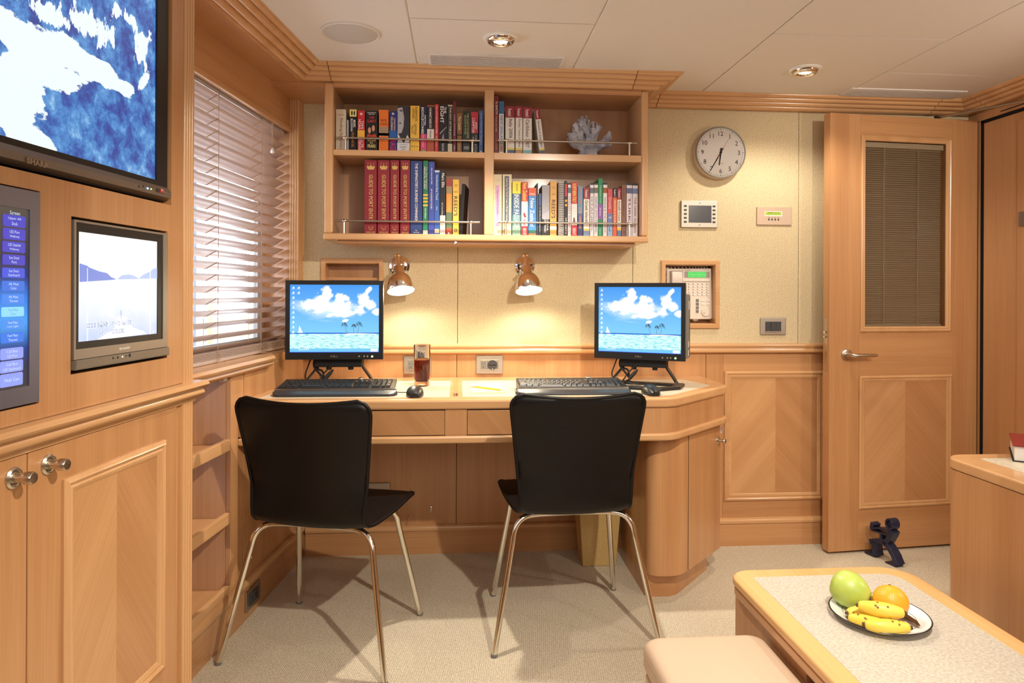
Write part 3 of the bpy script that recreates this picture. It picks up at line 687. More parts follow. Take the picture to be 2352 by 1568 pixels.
def desktop_picture():
    m, N, L, b = new_mat('screen_beach_picture')
    uv, x, y = screen_uv(N, L, ('X','Z'))
    sky = ramp(N, [(0, srgb(120,190,240)), (.30, srgb(120,195,243)), (1, srgb(62,145,228))]); L.new(y, sky.inputs[0])
    f = blobs(N, L, uv, [(.27,.70,.15,.13,0),(.34,.68,.16,.12,0),(.55,.66,.16,.12,0),(.41,.86,.07,.12,0),(.34,.78,.10,.10,0),(.56,.76,.07,.13,0),(.62,.80,.06,.06,0),(.45,.66,.17,.09,0),(.62,.58,.20,.06,.1),(.83,.78,.08,.11,0),(.90,.70,.08,.08,0),(.76,.62,.09,.08,.3),(.88,.92,.03,.07,-.5),(.44,.55,.06,.035,.5),(.55,.55,.06,.03,.2),(.62,.47,.04,.02,.3),(.97,.60,.05,.07,0)], 2.6, 9, 3, 10)
    r1 = ramp(N, [(.02, (0,0,0)), (.40, (1,1,1))]); L.new(f, r1.inputs[0])
    wisp = blobs(N, L, uv, [(.15,.68,.25,.14,-.3),(.5,.62,.5,.22,.15)], 1.1, 3.5, 9, 5, (1,5,1,.3))
    r2 = ramp(N, [(.25, (0,0,0)), (.95, (.7,.7,.7))]); L.new(wisp, r2.inputs[0])
    c = mix(N, L, r2.outputs[0], sky.outputs[0], srgb(235,248,255)); c = mix(N, L, r1.outputs[0], c, srgb(252,254,255))
    n = N.new('ShaderNodeTexNoise'); n.inputs['Scale'].default_value = 1; n.inputs['Detail'].default_value = 3; mp = N.new('ShaderNodeMapping'); mp.inputs['Scale'].default_value = (18, 55, 1); L.new(uv, mp.inputs[0]); L.new(mp.outputs[0], n.inputs['Vector'])
    sea = ramp(N, [(.35, srgb(120,205,215)), (.5, srgb(190,242,240)), (.62, srgb(222,252,247))]); L.new(n.outputs['Fac'], sea.inputs[0])
    def step(thr):
        q = N.new('ShaderNodeMath'); q.operation = 'LESS_THAN'; L.new(y, q.inputs[0]); q.inputs[1].default_value = thr; return q.outputs[0]
    c = mix(N, L, step(.292), c, srgb(20,95,200)); c = mix(N, L, step(.275), c, sea.outputs[0]); c = mix(N, L, step(.058), c, srgb(110,190,240)); c = mix(N, L, step(.008), c, srgb(20,60,190))
    emissive(m, N, L, b, c, 1.15); return m
PIC = desktop_picture()
PALMC = emit('screen_palm_dark', srgb(40,80,95), .9); SAILC = emit('screen_white', (1,1,1), 1.15); SANDC = emit('screen_sand', srgb(245,240,225), 1.1); TRUNKC = emit('screen_trunk', srgb(110,130,130), .9)
def monitor(name, label, loc, rz, wd, ht, zc_, side, wake):
    root = thing(name, label, 'monitor', loc, rz, 'desk monitors')
    b = wd/2; z0 = zc_-ht/2; z1 = zc_+ht/2; bz = .017
    sx0, sx1, s0, s1 = -b+bz, b-bz, z0+.028, z1-.017
    def LMb(): return M()
    L_ = dict(world=False)
    fr = M().holed(-b, b, z0, z1, 0, .018, [(sx0, sx1, s0, s1)]); fr.build('bezel', BLACK, root, **L_)
    M().box(-b+.002, .014, z0+.002, b-.002, .045, z1-.002).build('rear_shell', MIDGREY, root, bevel=.006, **L_)
    M().box(-b*.72, .045, z0+.03, b*.72, .062, z1-.04).build('rear_hump', BLACKM, root, bevel=.01, **L_)
    scn = M().add([(sx0,.006,s0),(sx1,.006,s0),(sx1,.006,s1),(sx0,.006,s1)], [(0,1,2,3)]).build('screen', PIC, root, **L_)
    sw, sh = sx1-sx0, s1-s0
    X = lambda f: sx0+f*sw
    Z = lambda f: s0+f*sh
    pl = M(); tr = M()
    for px, pz, s, ln in ((.61,.405,.042,-.03),(.715,.39,.032,0),(.775,.41,.045,.018)):
        tr.add([(X(px)-.0008,.0054,Z(pz)),(X(px)+.0008,.0054,Z(pz)),(X(px-ln)+.0008,.0054,Z(.28)),(X(px-ln)-.0008,.0054,Z(.28))], [(0,3,2,1)])
        for k in range(9):
            a = PI*(-.12+1.24*k/8); c_, s_ = math.cos(a), math.sin(a); r = s*sw
            tipx, tipz = X(px)+c_*r, Z(pz)+s_*r*.8-abs(c_)*r*.45; mx_, mz_ = X(px)+c_*r*.55, Z(pz)+s_*r*.7+.0005
            wq = .0016
            pl.add([(X(px),.0052,Z(pz)),(mx_-wq*s_,.0052,mz_+wq),(tipx,.0052,tipz),(mx_+wq*s_,.0052,mz_-wq)], [(0,1,2,3)])
    M().prism([(X(.60),Z(.272)),(X(.66),Z(.283)),(X(.78),Z(.284)),(X(.97),Z(.276)),(X(.97),Z(.268)),(X(.62),Z(.266))], 0, .0001, Matrix(((1,0,0,0),(0,0,-1,.0056),(0,1,0,0),(0,0,0,1)))).build('screen_sand', SANDC, scn, **L_)
    tr.build('screen_trunk', TRUNKC, scn, **L_); pl.build('screen_palm', PALMC, scn, **L_)
    M().add([(X(.105),.0053,Z(.395)),(X(.14),.0053,Z(.30)),(X(.095),.0053,Z(.30)),(X(.085),.0053,Z(.290)),(X(.145),.0053,Z(.290)),(X(.145),.0053,Z(.297)),(X(.085),.0053,Z(.297))], [(0,2,1),(3,4,5,6)]).build('screen_sailboat', SAILC, scn, **L_)
    ic = M()
    for i in range(12):
        z = Z(.955-.072*i); ic.box(X(.03), .0050, z-.003, X(.03)+.006, .0052, z+.003).box(X(.018), .0050, z-.0058, X(.018)+.012, .0052, z-.0045)
    if side == 'l':
        for i in range(2): z = Z(.955-.072*i); ic.box(X(.09), .0050, z-.003, X(.09)+.006, .0052, z+.003).box(X(.078), .0050, z-.0058, X(.078)+.012, .0052, z-.0045)
    for i in range(6): ic.box(X(.10+.02*i), .0050, Z(.038), X(.11+.02*i), .0052, Z(.052))
    ic.box(X(.905), .0050, Z(.012), X(.985), .0052, Z(.055))
    ic.build('screen_icons', SAILC, scn, kind='stuff', **L_)
    M().text('DOLL' if False else 'DELL', .030, .0075, T(0,-.0006,z0+.013) @ FRONT, .02).build('maker_lettering', STEEL, root, **L_)
    for i, x in enumerate((.098, .118, .131)):
        M().lathe([(.0035,0),(.0035,.002),(.0001,.0025)], 12, T(x,0,z0+.012) @ Matrix.Rotation(PI/2,4,'X')).build('button', SATIN, root, **L_)
    M().lathe([(.0042,0),(.0042,.002),(.0001,.0025)], 12, T(.150,0,z0+.012) @ Matrix.Rotation(PI/2,4,'X')).build('power_button', emit('led_green%s' % side, (.5,1,.35), 2.0), root, **L_)
    # stand: housing, knobs, strap legs and floor ring; origin at desk level
    M().box(-.085, .03, z0-.034, .105, .10, z0+.02).build('stand_housing', BLACKM, root, bevel=.004, **L_)
    for x in (-.03, .058): M().lathe([(.010,-.046),(.011,-.042),(.011,-.03)], 14, T(x,.05,z0-.0)).build('clamp_knob', BLACKM, root, **L_)
    def strap(sx, x0, x1):
        pts = [(x0, .07, z0-.02), (x0+sx*.008, .065, z0-.040), (x0+sx*.035, .055, z0-.075), (x1-sx*.012, .04, .012), (x1, .02, .006)]
        m = M()
        wdt = .042; vs = []
        for p in pts: vs += [(p[0], p[1]-.0, p[2]), (p[0]-sx*.001, p[1]+wdt, p[2]), (p[0]-sx*.008, p[1]+wdt, p[2]-.002), (p[0]-sx*.008, p[1], p[2]-.002)]
        fs = []
        for i in range(len(pts)-1):
            for k in range(4): fs.append((i*4+k, i*4+(k+1)%4, i*4+4+(k+1)%4, i*4+4+k))
        fs += [(0,1,2,3), tuple(range((len(pts)-1)*4+3, (len(pts)-1)*4-1, -1))]
        m.add(vs, fs); return m.build('strap_leg', BLACK, root, bevel=.002, **L_)
    strap(1, .10, .165); strap(-1, -.08, -.145)
    M().prism(fillet([(-.155,.10),(-.155,-.02),(-.09,-.10),(.11,-.10),(.175,-.02),(.175,.10),(.135,.10),(.135,-.01),(.09,-.060),(-.07,-.060),(-.115,-.01),(-.115,.10)], .012, 3), .001, .012).build('base_ring', BLACK, root, bevel=.004, **L_)
    M().box(-.115, .06, .001, .135, .10, .010).build('base_plate', BLACK, root, bevel=.003, **L_)
    # slim computer hung behind
    cx0 = -.10
    pc = M().box(cx0, .066, z0+.006, b-.012 if side=='l' else b+.0, .135, z1-.045).build('computer_case', MIDGREY, root, bevel=.004, **L_)
    xr = (b-.012 if side=='l' else b)
    for i in range(46): 
        pass
    vm = M()
    for i in range(52): z = z0+.012+i*.0048; vm.box(xr-.001, .112, z, xr+.0006, .130, z+.0026)
    vm.build('vent_grille', BLACKM, pc, kind='stuff', **L_)
    M().box(xr-.001, .095, z1-.11, xr+.0007, .108, z1-.075).box(xr-.001, .085, z0+.05, xr+.0007, .10, z0+.075).box(xr-.001, .085, z0+.015, xr+.0007, .10, z0+.04).build('case_sticker', ink(215,215,215), pc, **L_)
    # cables
    cb = M()
    def cable(pts, r=.0028):
        P_ = [Vector(p) for p in pts]; out = []
        for i in range(len(P_)-1):
            p0 = P_[max(i-1,0)]; p1 = P_[i]; p2 = P_[i+1]; p3 = P_[min(i+2,len(P_)-1)]
            for k in range(6):
                t = k/6; out.append(.5*((2*p1)+(p2-p0)*t+(2*p0-5*p1+4*p2-p3)*t*t+(3*p1-p0-3*p2+p3)*t**3))
        out.append(P_[-1]); cb.tube(out, r, 8)
    cable([(-.10,.06,z0+.01),(-.115,.06,z0-.03),(-.125,.05,.04),(-.10,.03,.014),(-.06,.05,.016)])
    cable([(-.085,.06,z0+.01),(-.088,.04,z0-.03),(-.06,.03,.05),(-.05,.05,.02),(-.09,.0,.012)], .0045)
    cable([(-.07,.06,z0),(-.075,.05,z0-.04),(-.055,.05,.06),(-.04,.03,.014),(.0,.02,.014)], .004)
    cable([(.0,.04,z0+.0),(-.02,.02,z0-.03),(-.045,.01,.055),(-.06,.0,.03),(-.075,.02,.014)], .003)
    cable([(-.06,.02,.014),(.0,-.03,.014),(.04,-.01,.014),(.08,.03,.014)], .0025)
    cb.build('cable_bundle', BLACKM, root, smooth=60, **L_)
    M().tube([(-.018,.02,z0-.055),(-.040,.012,z0-.08)], [.0075,.0085], 10).tube([(-.018,.02,z0-.055),(-.008,.022,z0-.043)], [.0075,.003], 10).build('plug', BLACKM, root, smooth=40, **L_)
    return root
monitor('monitor', 'black flat monitor at the window end of the desk, beach picture on screen', (-.497, 2.785, ZD+.0008), 0, .386, .317, 1.073-ZD, 'l', 1)
monitor('monitor', 'black flat monitor turned left in front of the wall telephone, beach picture on screen', (.741, 2.770, ZD+.0008), -math.atan2(.171,.335), .377, .317, 1.070-ZD, 'r', 1)
# ================================================================== KEYBOARDS
def key_mesh():
    m = M(); a, b, h = .0085, .0060, .0075
    m.add([(-a,-a,0),(a,-a,0),(a,a,0),(-a,a,0),(-b,-b+.001,h),(b,-b+.001,h),(b,b+.0015,h+.0008),(-b,b+.0015,h+.0008)], [(0,3,2,1),(4,5,6,7),(0,1,5,4),(1,2,6,5),(2,3,7,6),(3,0,4,7)])
    return m
def keyboard(label, loc, rz, wd, flip=1):
    root = thing('keyboard', label, 'keyboard', loc, rz, 'desk keyboards'); L_ = dict(world=False)
    w2 = wd/2
    # sloping case
    tl = Matrix.Rotation(math.radians(6), 4, 'X')
    M().prism(fillet([(-w2+.006,.048),(w2-.012,.048),(w2-.018,.205),(-w2+.016,.205)], .006, 3), .004, .020, tl).build('case', KBD, root, bevel=.003, **L_)
    M().prism([(-w2+.004,.046),(w2-.008,.046),(w2-.014,.205),(w2-.017,.205),(w2-.012,.050),(-w2+.008,.050)], .0145, .0155+.003, tl).prism([(-w2+.004,.046),(-w2+.008,.046),(-w2+.018,.205),(-w2+.014,.205)], .0145, .0185, tl).build('silver_edge', SATIN, root, **L_)
    # palm rest with rounded front
    pr = [(-w2,.030),(-w2+.010,.006),(-w2+.03,-.004),(w2-.03,-.004),(w2-.010,.006),(w2,.030),(w2-.006,.048),(-w2+.004,.048)]
    n_ = len(pr); vs = [(x,y,.001) for x,y in pr]+[(x*.992,y+.002,.010 if y < .01 else (.015 if y < .04 else .021)) for x,y in pr]
    M().add(vs, [tuple(range(n_-1,-1,-1)), tuple(range(n_,2*n_))]+[(i,(i+1)%n_,n_+(i+1)%n_,n_+i) for i in range(n_)]).build('palm_rest', PALM, root, bevel=.004, seg=3, **L_)
    U = .0183; x0 = -w2+.017; proto = None
    def key(x, y, wu=1.0, hu=1.0, mat=None):
        nonlocal proto
        if proto is None:
            proto = key_mesh().build('key', KBD, root, **L_); o = proto
        else: o = proto.copy(); C.objects.link(o)
        p = tl @ Vector((x, y, .020)); o.location = p; o.rotation_euler = (math.radians(6), 0, 0); o.scale = ((wu*U-.0022)/.0168, (hu*U-.0022)/.0168, 1)
    rows = [([1.5,1.25,1.25,5.75,1.25,1.25,1.25,1.5],0),([2.25]+[1]*10+[2.75],1),([1.75]+[1]*11+[2.25],2),([1.5]+[1]*12+[1.5],3),([1]*13+[2],4)]
    y0 = .061
    for ws_, r in rows:
        x = x0
        for wu in ws_: key(x+wu*U/2, y0+r*U, wu); x += wu*U
    yf = y0+5.35*U
    for gx in [0]+[2+i for i in range(4)]+[6.5+i for i in range(4)]+[11+i for i in range(4)]: key(x0+(gx+.5)*U, yf, 1, .85)
    xn = x0+15.3*U
    for c in range(3):
        for r in (3,4): key(xn+(c+.5)*U, y0+r*U)
        key(xn+(c+.5)*U, y0)
    key(xn+1.5*U, y0+U)
    xk = xn+3.35*U
    for c in range(3):
        for r in (1,2,3,4): key(xk+(c+.5)*U, y0+r*U)
    key(xk+1*U, y0, 2); key(xk+2.5*U, y0); key(xk+3.5*U, y0+.5*U, 1, 2); key(xk+3.5*U, y0+2.5*U, 1, 2); key(xk+3.5*U, y0+4*U)
    for c in range(4): key(xk+(c+.5)*U, yf, 1, .85)
    M(tl).lathe([(.011,.020),(.011,.030),(.009,.032),(.0001,.032)], 16, T(xn+.5*U, yf+.006, 0)).build('volume_dial', SATIN, root, smooth=40, **L_)
    M(tl).box(xn-.5*U, yf-.006, .0202, xn+3*U, yf+.008, .0215).build('media_strip', MIDGREY, root, **L_)
    return root
xk0 = (PZ(628,908,ZD).x+PZ(913,908,ZD).x)/2; xk1 = (PZ(1184,908,ZD).x+PZ(1458,908,ZD).x)/2; yk = PZ(1200,909,ZD).y; print('kbd', xk0, xk1, yk)
keyboard('black keyboard with palm rest in front of the window-end monitor', (xk0, yk+.006, ZD+.0008), 0, .462)
keyboard('black keyboard with palm rest in front of the monitor by the telephone', (xk1, yk+.006, ZD+.0008), 0, .450)
# ================================================================== MICE, GLASS, PAD, PENCIL
def mouse(label, u, v, cord):
    p = PZ(u, v, ZD+.001); root = thing('mouse', label, 'computer mouse', (p.x, p.y+.05, ZD+.0008), .05, 'desk mice')
    m = M(); n1, n2 = 20, 12; vs = []; fs = []
    for i in range(n2+1):
        t = i/n2; y = -.055+.11*t; w_ = .033*(math.sin(PI*(.08+.84*t))**.55); h = .036*(math.sin(PI*(.10+.75*t))**.8)+.001
        for k in range(n1+1):
            a = PI*k/n1; vs.append((w_*math.cos(a)*(1.0 if 0 < k < n1 else .97), y, .001+h*math.sin(a)**.75))
    for i in range(n2):
        for k in range(n1): a = i*(n1+1)+k; fs.append((a, a+1, a+n1+2, a+n1+1))
    fs += [tuple(range(n1, -1, -1)), tuple(range(n2*(n1+1), (n2+1)*(n1+1)))]
    vs_ = len(vs); m.add(vs, fs); m.build('body', BLACK, root, world=False, smooth=50)
    M().box(-.0006, .012, .030, .0006, .045, .035).build('button_split', BLACKM, root, world=False)
    M().tube([Vector(c) for c in cord], .0018, 6).build('cord', BLACKM, root, world=False, smooth=60)
mouse('black computer mouse beside the cola glass', 951, 913, [(0,.055,.008),(-.01,.07,.003),(-.04,.075,.002),(-.08,.082,.002)])
mouse('black computer mouse under the monitor by the telephone', 1503, 909, [(0,.055,.008),(0,.08,.003),(.01,.10,.002),(0,.12,.002)])
gp = PZ(968, 888, ZD+.001); GX, GY = gp.x, gp.y+.035
gl = thing('drinking_glass', 'tall clear glass half filled with cola and ice', 'glass', (GX, GY, ZD+.0008))
R = .0345
GLASS = P('glass', (1,1,1), 0, trans=1, ior=1.25)
M().lathe([(.0001,.0),(.030,.0),(.0315,.004),(R,.17),(R-.0016,.1705),(R-.0026,.169),(.0285,.024),(.026,.020),(.0001,.019)], 40, caps=False).build('tumbler', GLASS, gl, world=False, smooth=60)
M().lathe([(.0001,.0195),(.0255,.0205),(.0288,.026),(.0315,.108),(.0001,.108)], 40, caps=False).build('cola', P('cola', (.16,.022,.010), 0, trans=1, ior=1.33), gl, world=False, smooth=60)
for i, (x, y, z, r) in enumerate([(.008,-.012,.100,.3),(-.012,-.006,.098,.9),(.004,.010,.101,.5),(-.002,-.016,.085,1.2)]):
    M(T(x,y,z-.010) @ Matrix.Rotation(r,4,'Z') @ Matrix.Rotation(r,4,'X')).box(-.009,-.009,-.009,.009,.009,.009).build('ice_cube', P('ice%d' % i, (.9,.75,.6), .05, trans=.9, ior=1.2), gl, world=True if False else False, bevel=.002)
pdp = [PZ(u, v, ZD+.0018) for u, v in ((1077,883),(1149,881),(1161,902),(1082,904))]
cxp = sum((p.x for p in pdp))/4; cyp = sum((p.y for p in pdp))/4
np_ = thing('note_pad', 'pale yellow sticky note pad under the pencil', 'note pad', (cxp, cyp, ZD+.0008))
for k in range(3): M().prism([(p.x+.0006*k, p.y) for p in pdp], ZD+.0008+.0016*k, ZD+.0023+.0016*k).build('paper_sheets', P('note_yellow%d' % k, (.95,.88,.42), .7), np_)
a = PZ(1082,886,ZD+.01); b = PZ(1158,897,ZD+.008); a.z = ZD+.0095; b.z = ZD+.0093
pc = thing('pencil', 'yellow wooden pencil lying across the note pad', 'pencil', tuple(a))
dd_ = (b-a); 
M().tube([a+dd_*.14, a+dd_*.87], .0036, 6).build('shaft', P('pencil_yellow', (.95,.52,.06), .35), pc)
M().tube([a+dd_*.87, a+dd_*.97], [.0036,.0011], 6).build('sharpened_wood', P('pencil_wood', (.7,.45,.25), .6), pc)
M().tube([a+dd_*.97, b], [.0011,.0003], 6).build('lead', BLACKM, pc)
M().tube([a+dd_*.07, a+dd_*.14], .0038, 10).build('ferrule', SATIN, pc); M().tube([a, a+dd_*.07], .0034, 10).build('eraser', P('eraser_pink', (.7,.5,.45), .7), pc)
# ================================================================== OUTLETS AND WALL CONTROLS
PLATEM = P('plate_steel', (.42,.375,.32), .45, .85)
def plate(name, label, cat, u0, u1, v0, v1, Y=YB, group=None, mat=None, d=.008, bv=.006):
    x0, x1, z0, z1 = PY(u0,(v0+v1)/2,Y).x, PY(u1,(v0+v1)/2,Y).x, PY((u0+u1)/2,v1,Y).z, PY((u0+u1)/2,v0,Y).z
    r = thing(name, label, cat, ((x0+x1)/2, Y, (z0+z1)/2), 0, group)
    M().box(-(x1-x0)/2, -d, -(z1-z0)/2, (x1-x0)/2, 0, (z1-z0)/2).build('cover_plate', mat or PLATEM, r, world=False, bevel=bv, seg=3)
    return r, (x1-x0), (z1-z0)
def outlet(label, u0, u1, v0, v1):
    r, w_, h = plate('power_outlet', label, 'outlet', u0, u1, v0, v1, group='steel outlets above the desk'); L_ = dict(world=False)
    ins = M().box(-.040,-.0095,-.0165,.040,-.007,.0235).build('insert_frame', SATIN, r, bevel=.001, **L_)
    M().box(-.040,-.0105,-.0215,.040,-.008,-.019).build('lower_lip', SATIN, r, **L_)
    M().box(-.040,-.0100,-.0185,-.0145,-.009,.0185).build('flat_pin_socket', MIDGREY, r, **L_)
    M().box(-.0135,-.0100,-.0185,.040,-.009,.0185).build('round_socket', MIDGREY, r, **L_)
    M().lathe([(.0225,0),(.0225,.0015),(.0205,.0015),(.0195,.0002)], 28, T(.013,-.0105,0) @ Matrix.Rotation(PI/2,4,'X')).build('socket_rim', DARKGREY, r, smooth=30, **L_)
    m = M(); m.box(-.035,-.0103,.002,-.0335,-.0098,.010).box(-.0225,-.0103,.002,-.021,-.0098,.010).lathe([(.0022,0),(.0022,.0005)], 10, T(-.028,-.0101,-.008) @ Matrix.Rotation(PI/2,4,'X'))
    for x, rr in ((.001,.0026),(.005,.0026),(.013,.0026),(.021,.0026),(.025,.0026)): m.lathe([(rr,0),(rr,.0005)], 10, T(x,-.0118,0) @ Matrix.Rotation(PI/2,4,'X'))
    m.build('pin_holes', GAP, r, kind='stuff', **L_)
    m = M()
    for z in (-.019,.019): m.lathe([(.002,0),(.002,.001)], 10, T(.013,-.0118,z) @ Matrix.Rotation(PI/2,4,'X'))
    m.build('earth_clips', CHROME, r, kind='stuff', **L_)
outlet('steel wall outlet plate partly behind the cola glass', 926.5, 990, 817, 859)
outlet('steel wall outlet plate above the note pad', 1093, 1155.5, 816.5, 858.5)
# low outlet on the left baseboard
q0 = PL(563,1380,.012); q1 = PL(596,1370,.012); zc0 = (PL(563,1415,.012).z+PL(563,1368,.012).z)/2; zz_ = (PL(580,1400,.012).z+PL(580,1358,.012).z)/2
print('low outlet', q0, q1, zz_)
lo = thingL('power_outlet', 'steel outlet low on the left baseboard beside the chair', 'outlet', .010, (q0.y+q1.y)/2, .066)
L_ = dict(world=False); hw = (q1.y-q0.y)/2
M().box(0, -hw, -.038, .007, hw, .038).build('cover_plate', STEEL, lo, bevel=.005, seg=3, **L_)
M().box(.006, -hw*.62, -.022, .0085, hw*.62, .022).build('socket', DARKGREY, lo, **L_)
M().box(.0082, -hw*.3, -.004, .009, -hw*.2, .006).box(.0082, hw*.2, -.004, .009, hw*.3, .006).build('pin_holes', GAP, lo, kind='stuff', **L_)
# steel control panel with small dark screen
r, w_, h = plate('control_panel', 'square steel wall control panel with a dark screen and side buttons', 'control panel', 1563, 1647, 461.5, 523, bv=.002, d=.012)
M().box(-w_*.30,-.0128,-h*.32,w_*.32,-.011,h*.32).build('screen', P('dark_lcd', (.06,.06,.068), .2), r, **L_)
for s in (-1, 1):
    for k in range(5): M().box(s*w_*.39-.006,-.0155,-h*.29+k*h*.147-.004,s*w_*.39+.006,-.011,-h*.29+k*h*.147+.004).build('button', BLACK, r, bevel=.001, **L_)
M().box(-.003,-.0124,h*.39,.003,-.0119,h*.42).box(-.003,-.0124,-h*.42,.003,-.0119,-h*.39).build('emblem', DARKGREY, r, **L_)
r, w_, h = plate('thermostat', 'beige metal thermostat plate with a small green display', 'thermostat', 1737, 1817, 476, 517, bv=.002, d=.008, mat=P('champagne_metal', (.52,.39,.29), .5, .4))
M().box(-w_*.28,-.0085,h*.0,w_*.22,-.0075,h*.26).build('display_frame', SATIN, r, **L_)
M().box(-w_*.26,-.009,h*.04,w_*.20,-.008,h*.23).build('display', emit('lcd_green', srgb(150,175,35), .35, srgb(140,160,40)), r, **L_)
M().text('TEMP 22.5', w_*.34, h*.07, T(-w_*.04,-.0093,h*.17) @ FRONT).build('display_text', BLACKM, r, **L_)
for k in range(4): M().box(-w_*.18+k*w_*.09,-.0095,-h*.24,-w_*.14+k*w_*.09,-.0078,-h*.15).build('button', BLACK, r, **L_)
m = M()
for k, s in enumerate(('TEMP','UP','DOWN','SET')): m.text(s, w_*.06, h*.05, T(-w_*.16+k*w_*.09,-.0083,-h*.09) @ FRONT)
m.build('button_lettering', BLACKM, r, **L_)
r, w_, h = plate('light_switch', 'bronze steel light switch with three dark rockers by the dado rail', 'switch', 1745, 1804, 729, 769, bv=.006)
for k in range(3): M().box(-w_*.31+k*w_*.205,-.011-(.002 if k==1 else 0),-h*.27,-w_*.31+(k+1)*w_*.205-.001,-.008,h*.27).build('rocker', DARKGREY, r, bevel=.001, **L_)
M().box(-w_*.32,-.0105,-h*.36,w_*.31,-.0075,-h*.30).build('lower_lip', SATIN, r, **L_)
q = PX(2346,503,XR)
wp = thing('wall_plate', 'small steel plate on the right-hand wood wall at the picture edge', 'wall plate', (XR-.0005, q.y-.03, q.z))
M().box(-.008, -.045, -.032, 0, .037, .032).build('cover_plate', STEEL, wp, world=False, bevel=.002)
# ================================================================== CLOCK
kx0, kx1, kz0, kz1 = XB(1587,355), XB(1704,355), ZB(1645,413), ZB(1645,295)
ck = thing('wall_clock', 'round white wall clock with a grey rim showing about twenty-five to seven', 'clock', ((kx0+kx1)/2+.004, YB, (kz0+kz1)/2)); Rk = (kz1-kz0)/2
RX = Matrix.Rotation(PI/2, 4, 'X')
M().lathe([(Rk*.97,0),(Rk*.99,.02),(Rk*.97,.040)], 64, RX, caps=True).build('case', CREAMP, ck, smooth=40, **L_)
M().lathe([(Rk*.93,.036),(Rk*.935,.045),(Rk*.97,.048),(Rk*1.0,.042),(Rk*.99,.034)], 64, RX, caps=False).build('rim', P('rim_grey', (.35,.34,.32), .3, .5), ck, smooth=60, **L_)
M().lathe([(Rk*.935,.0395),(Rk*.935,.0405)], 64, RX).build('dial', P('dial_white', (.86,.82,.77), .5), ck, **L_)
m = M(); yd = -.0412
for k in range(12):
    a = PI/2-2*PI*(k+1)/12; m.text(str(k+1), 1, Rk*.17, T(math.cos(a)*Rk*.72, yd, math.sin(a)*Rk*.72) @ FRONT, 0.0, keep='h')
m.build('numerals', BLACKM, ck, **L_)
m = M()
for k in range(60):
    a = 2*PI*k/60; rr = .0022 if k % 5 == 0 else .0011
    m.box(-rr, yd-.0002, Rk*.87, rr, yd, Rk*.895 if k % 5 else Rk*.90, Matrix.Rotation(a, 4, 'Y'))
m.build('minute_marks', BLACKM, ck, kind='stuff', **L_)
def hand(name, ang, l0, l1, w0, w1, mat, y):
    a = Matrix.Rotation(ang, 4, 'Y'); M(a).add([(-w0,y,-l0),(w0,y,-l0),(w1,y,l1),(-w1,y,l1)], [(0,1,2,3)]).build(name, mat, ck, **L_)
H = lambda h: 2*PI*h/12
hand('hour_hand', H(6+35/60)-H(.35), .02, Rk*.50, .0040, .0024, BLACKM, -.0425); hand('minute_hand', H(7.0)-.0, .022, Rk*.83, .0032, .0016, BLACKM, -.0431)
hand('second_hand', H(7.02)+PI, Rk*.25, Rk*.70, .0011, .0006, ink(190,90,80), -.0436)
M().lathe([(.006,.042),(.006,.045),(.0001,.0455)], 16, RX).build('hub', BLACKM, ck, **L_)
M().lathe([(Rk*.93,.0465),(Rk*.7,.0478),(.0001,.0485)], 48, RX, caps=False).build('dial_glass', P('clock_glass', (1,1,1), 0, trans=1, ior=1.15), ck, smooth=True, **L_)
M().text('smiths', .018, .004, T(.004, yd, -Rk*.42) @ FRONT).build('dial_lettering', BLACKM, ck, **L_)
# ================================================================== TELEPHONE
NY = YB+.05
px = lambda u: PY(u, 670, NY-.02).x
pz = lambda v: PY(1585, v, NY-.02).z
tel = thing('telephone', 'cream wall telephone with a green display and many buttons in the right niche', 'telephone', (px(1584), NY, pz(733)))
YT = NY-.02
M().prism(fillet([(px(1531),pz(617)),(px(1634),pz(616)),(px(1636.5),pz(733)),(px(1533),pz(733))], [.004,.004,.012,.012]), -NY-.03, -YT, FRONT).build('body', CREAMP, tel, bevel=.003)
M().box(px(1567), YT-.006, pz(646), px(1631), YT, pz(618.5)).build('display_housing', CREAMP, tel, bevel=.002)
M().box(px(1571), YT-.0075, pz(637.5), px(1628.5), YT-.0055, pz(623.5)).build('display_surround', P('phone_grey', (.36,.31,.29), .4), tel)
dsp = M().box(px(1579), YT-.009, pz(637), px(1620), YT-.007, pz(624)).build('display', emit('phone_lcd', srgb(90,225,110), .55, srgb(80,180,90)), tel)
M().text('203:CREW LOUNGE', px(1619)-px(1580.5), .0055, T(px(1599.5), YT-.0093, pz(627)) @ FRONT, -.01).text('INFO  RING  MENU', px(1619)-px(1580.5), .0055, T(px(1599.5), YT-.0093, pz(634)) @ FRONT, -.01).build('display_text', P('lcd_ink', (.05,.28,.09), .6), dsp)
M().text('Panasonic', .026, .0035, T(px(1579), YT-.0065, pz(620.7)) @ FRONT, .02).build('maker_lettering', DARKGREY, tel)
M().text('DIGITAL', .022, .003, T(px(1621), YT-.0065, pz(620.0)) @ FRONT, 0).build('type_lettering', MIDGREY, tel)
hs = M(); hx = (px(1537)+px(1565))/2
prf = [(pz(622), .010), (pz(624), .026), (pz(634), .030), (pz(650), .030), (pz(664), .018), (pz(700), .016), (pz(706), .028), (pz(726), .030), (pz(730), .012)]
hw_ = (px(1563)-px(1537))/2; vs = []; fs = []
for z, d in prf:
    vs += [(hx-hw_, YT, z), (hx-hw_*.9, YT-d*.9, z), (hx-hw_*.1, YT-d, z), (hx+hw_, YT-d*.85, z), (hx+hw_, YT, z)]
for i in range(len(prf)-1):
    for k in range(4): a = i*5+k; fs.append((a, a+5, a+6, a+1))
fs += [(0,1,2,3,4), tuple(range(len(vs)-1, len(vs)-6, -1))]
hs.add(vs, fs).build('handset', P('handset_cream', (.66,.56,.50), .4), tel, bevel=.003, smooth=50)
bt = None
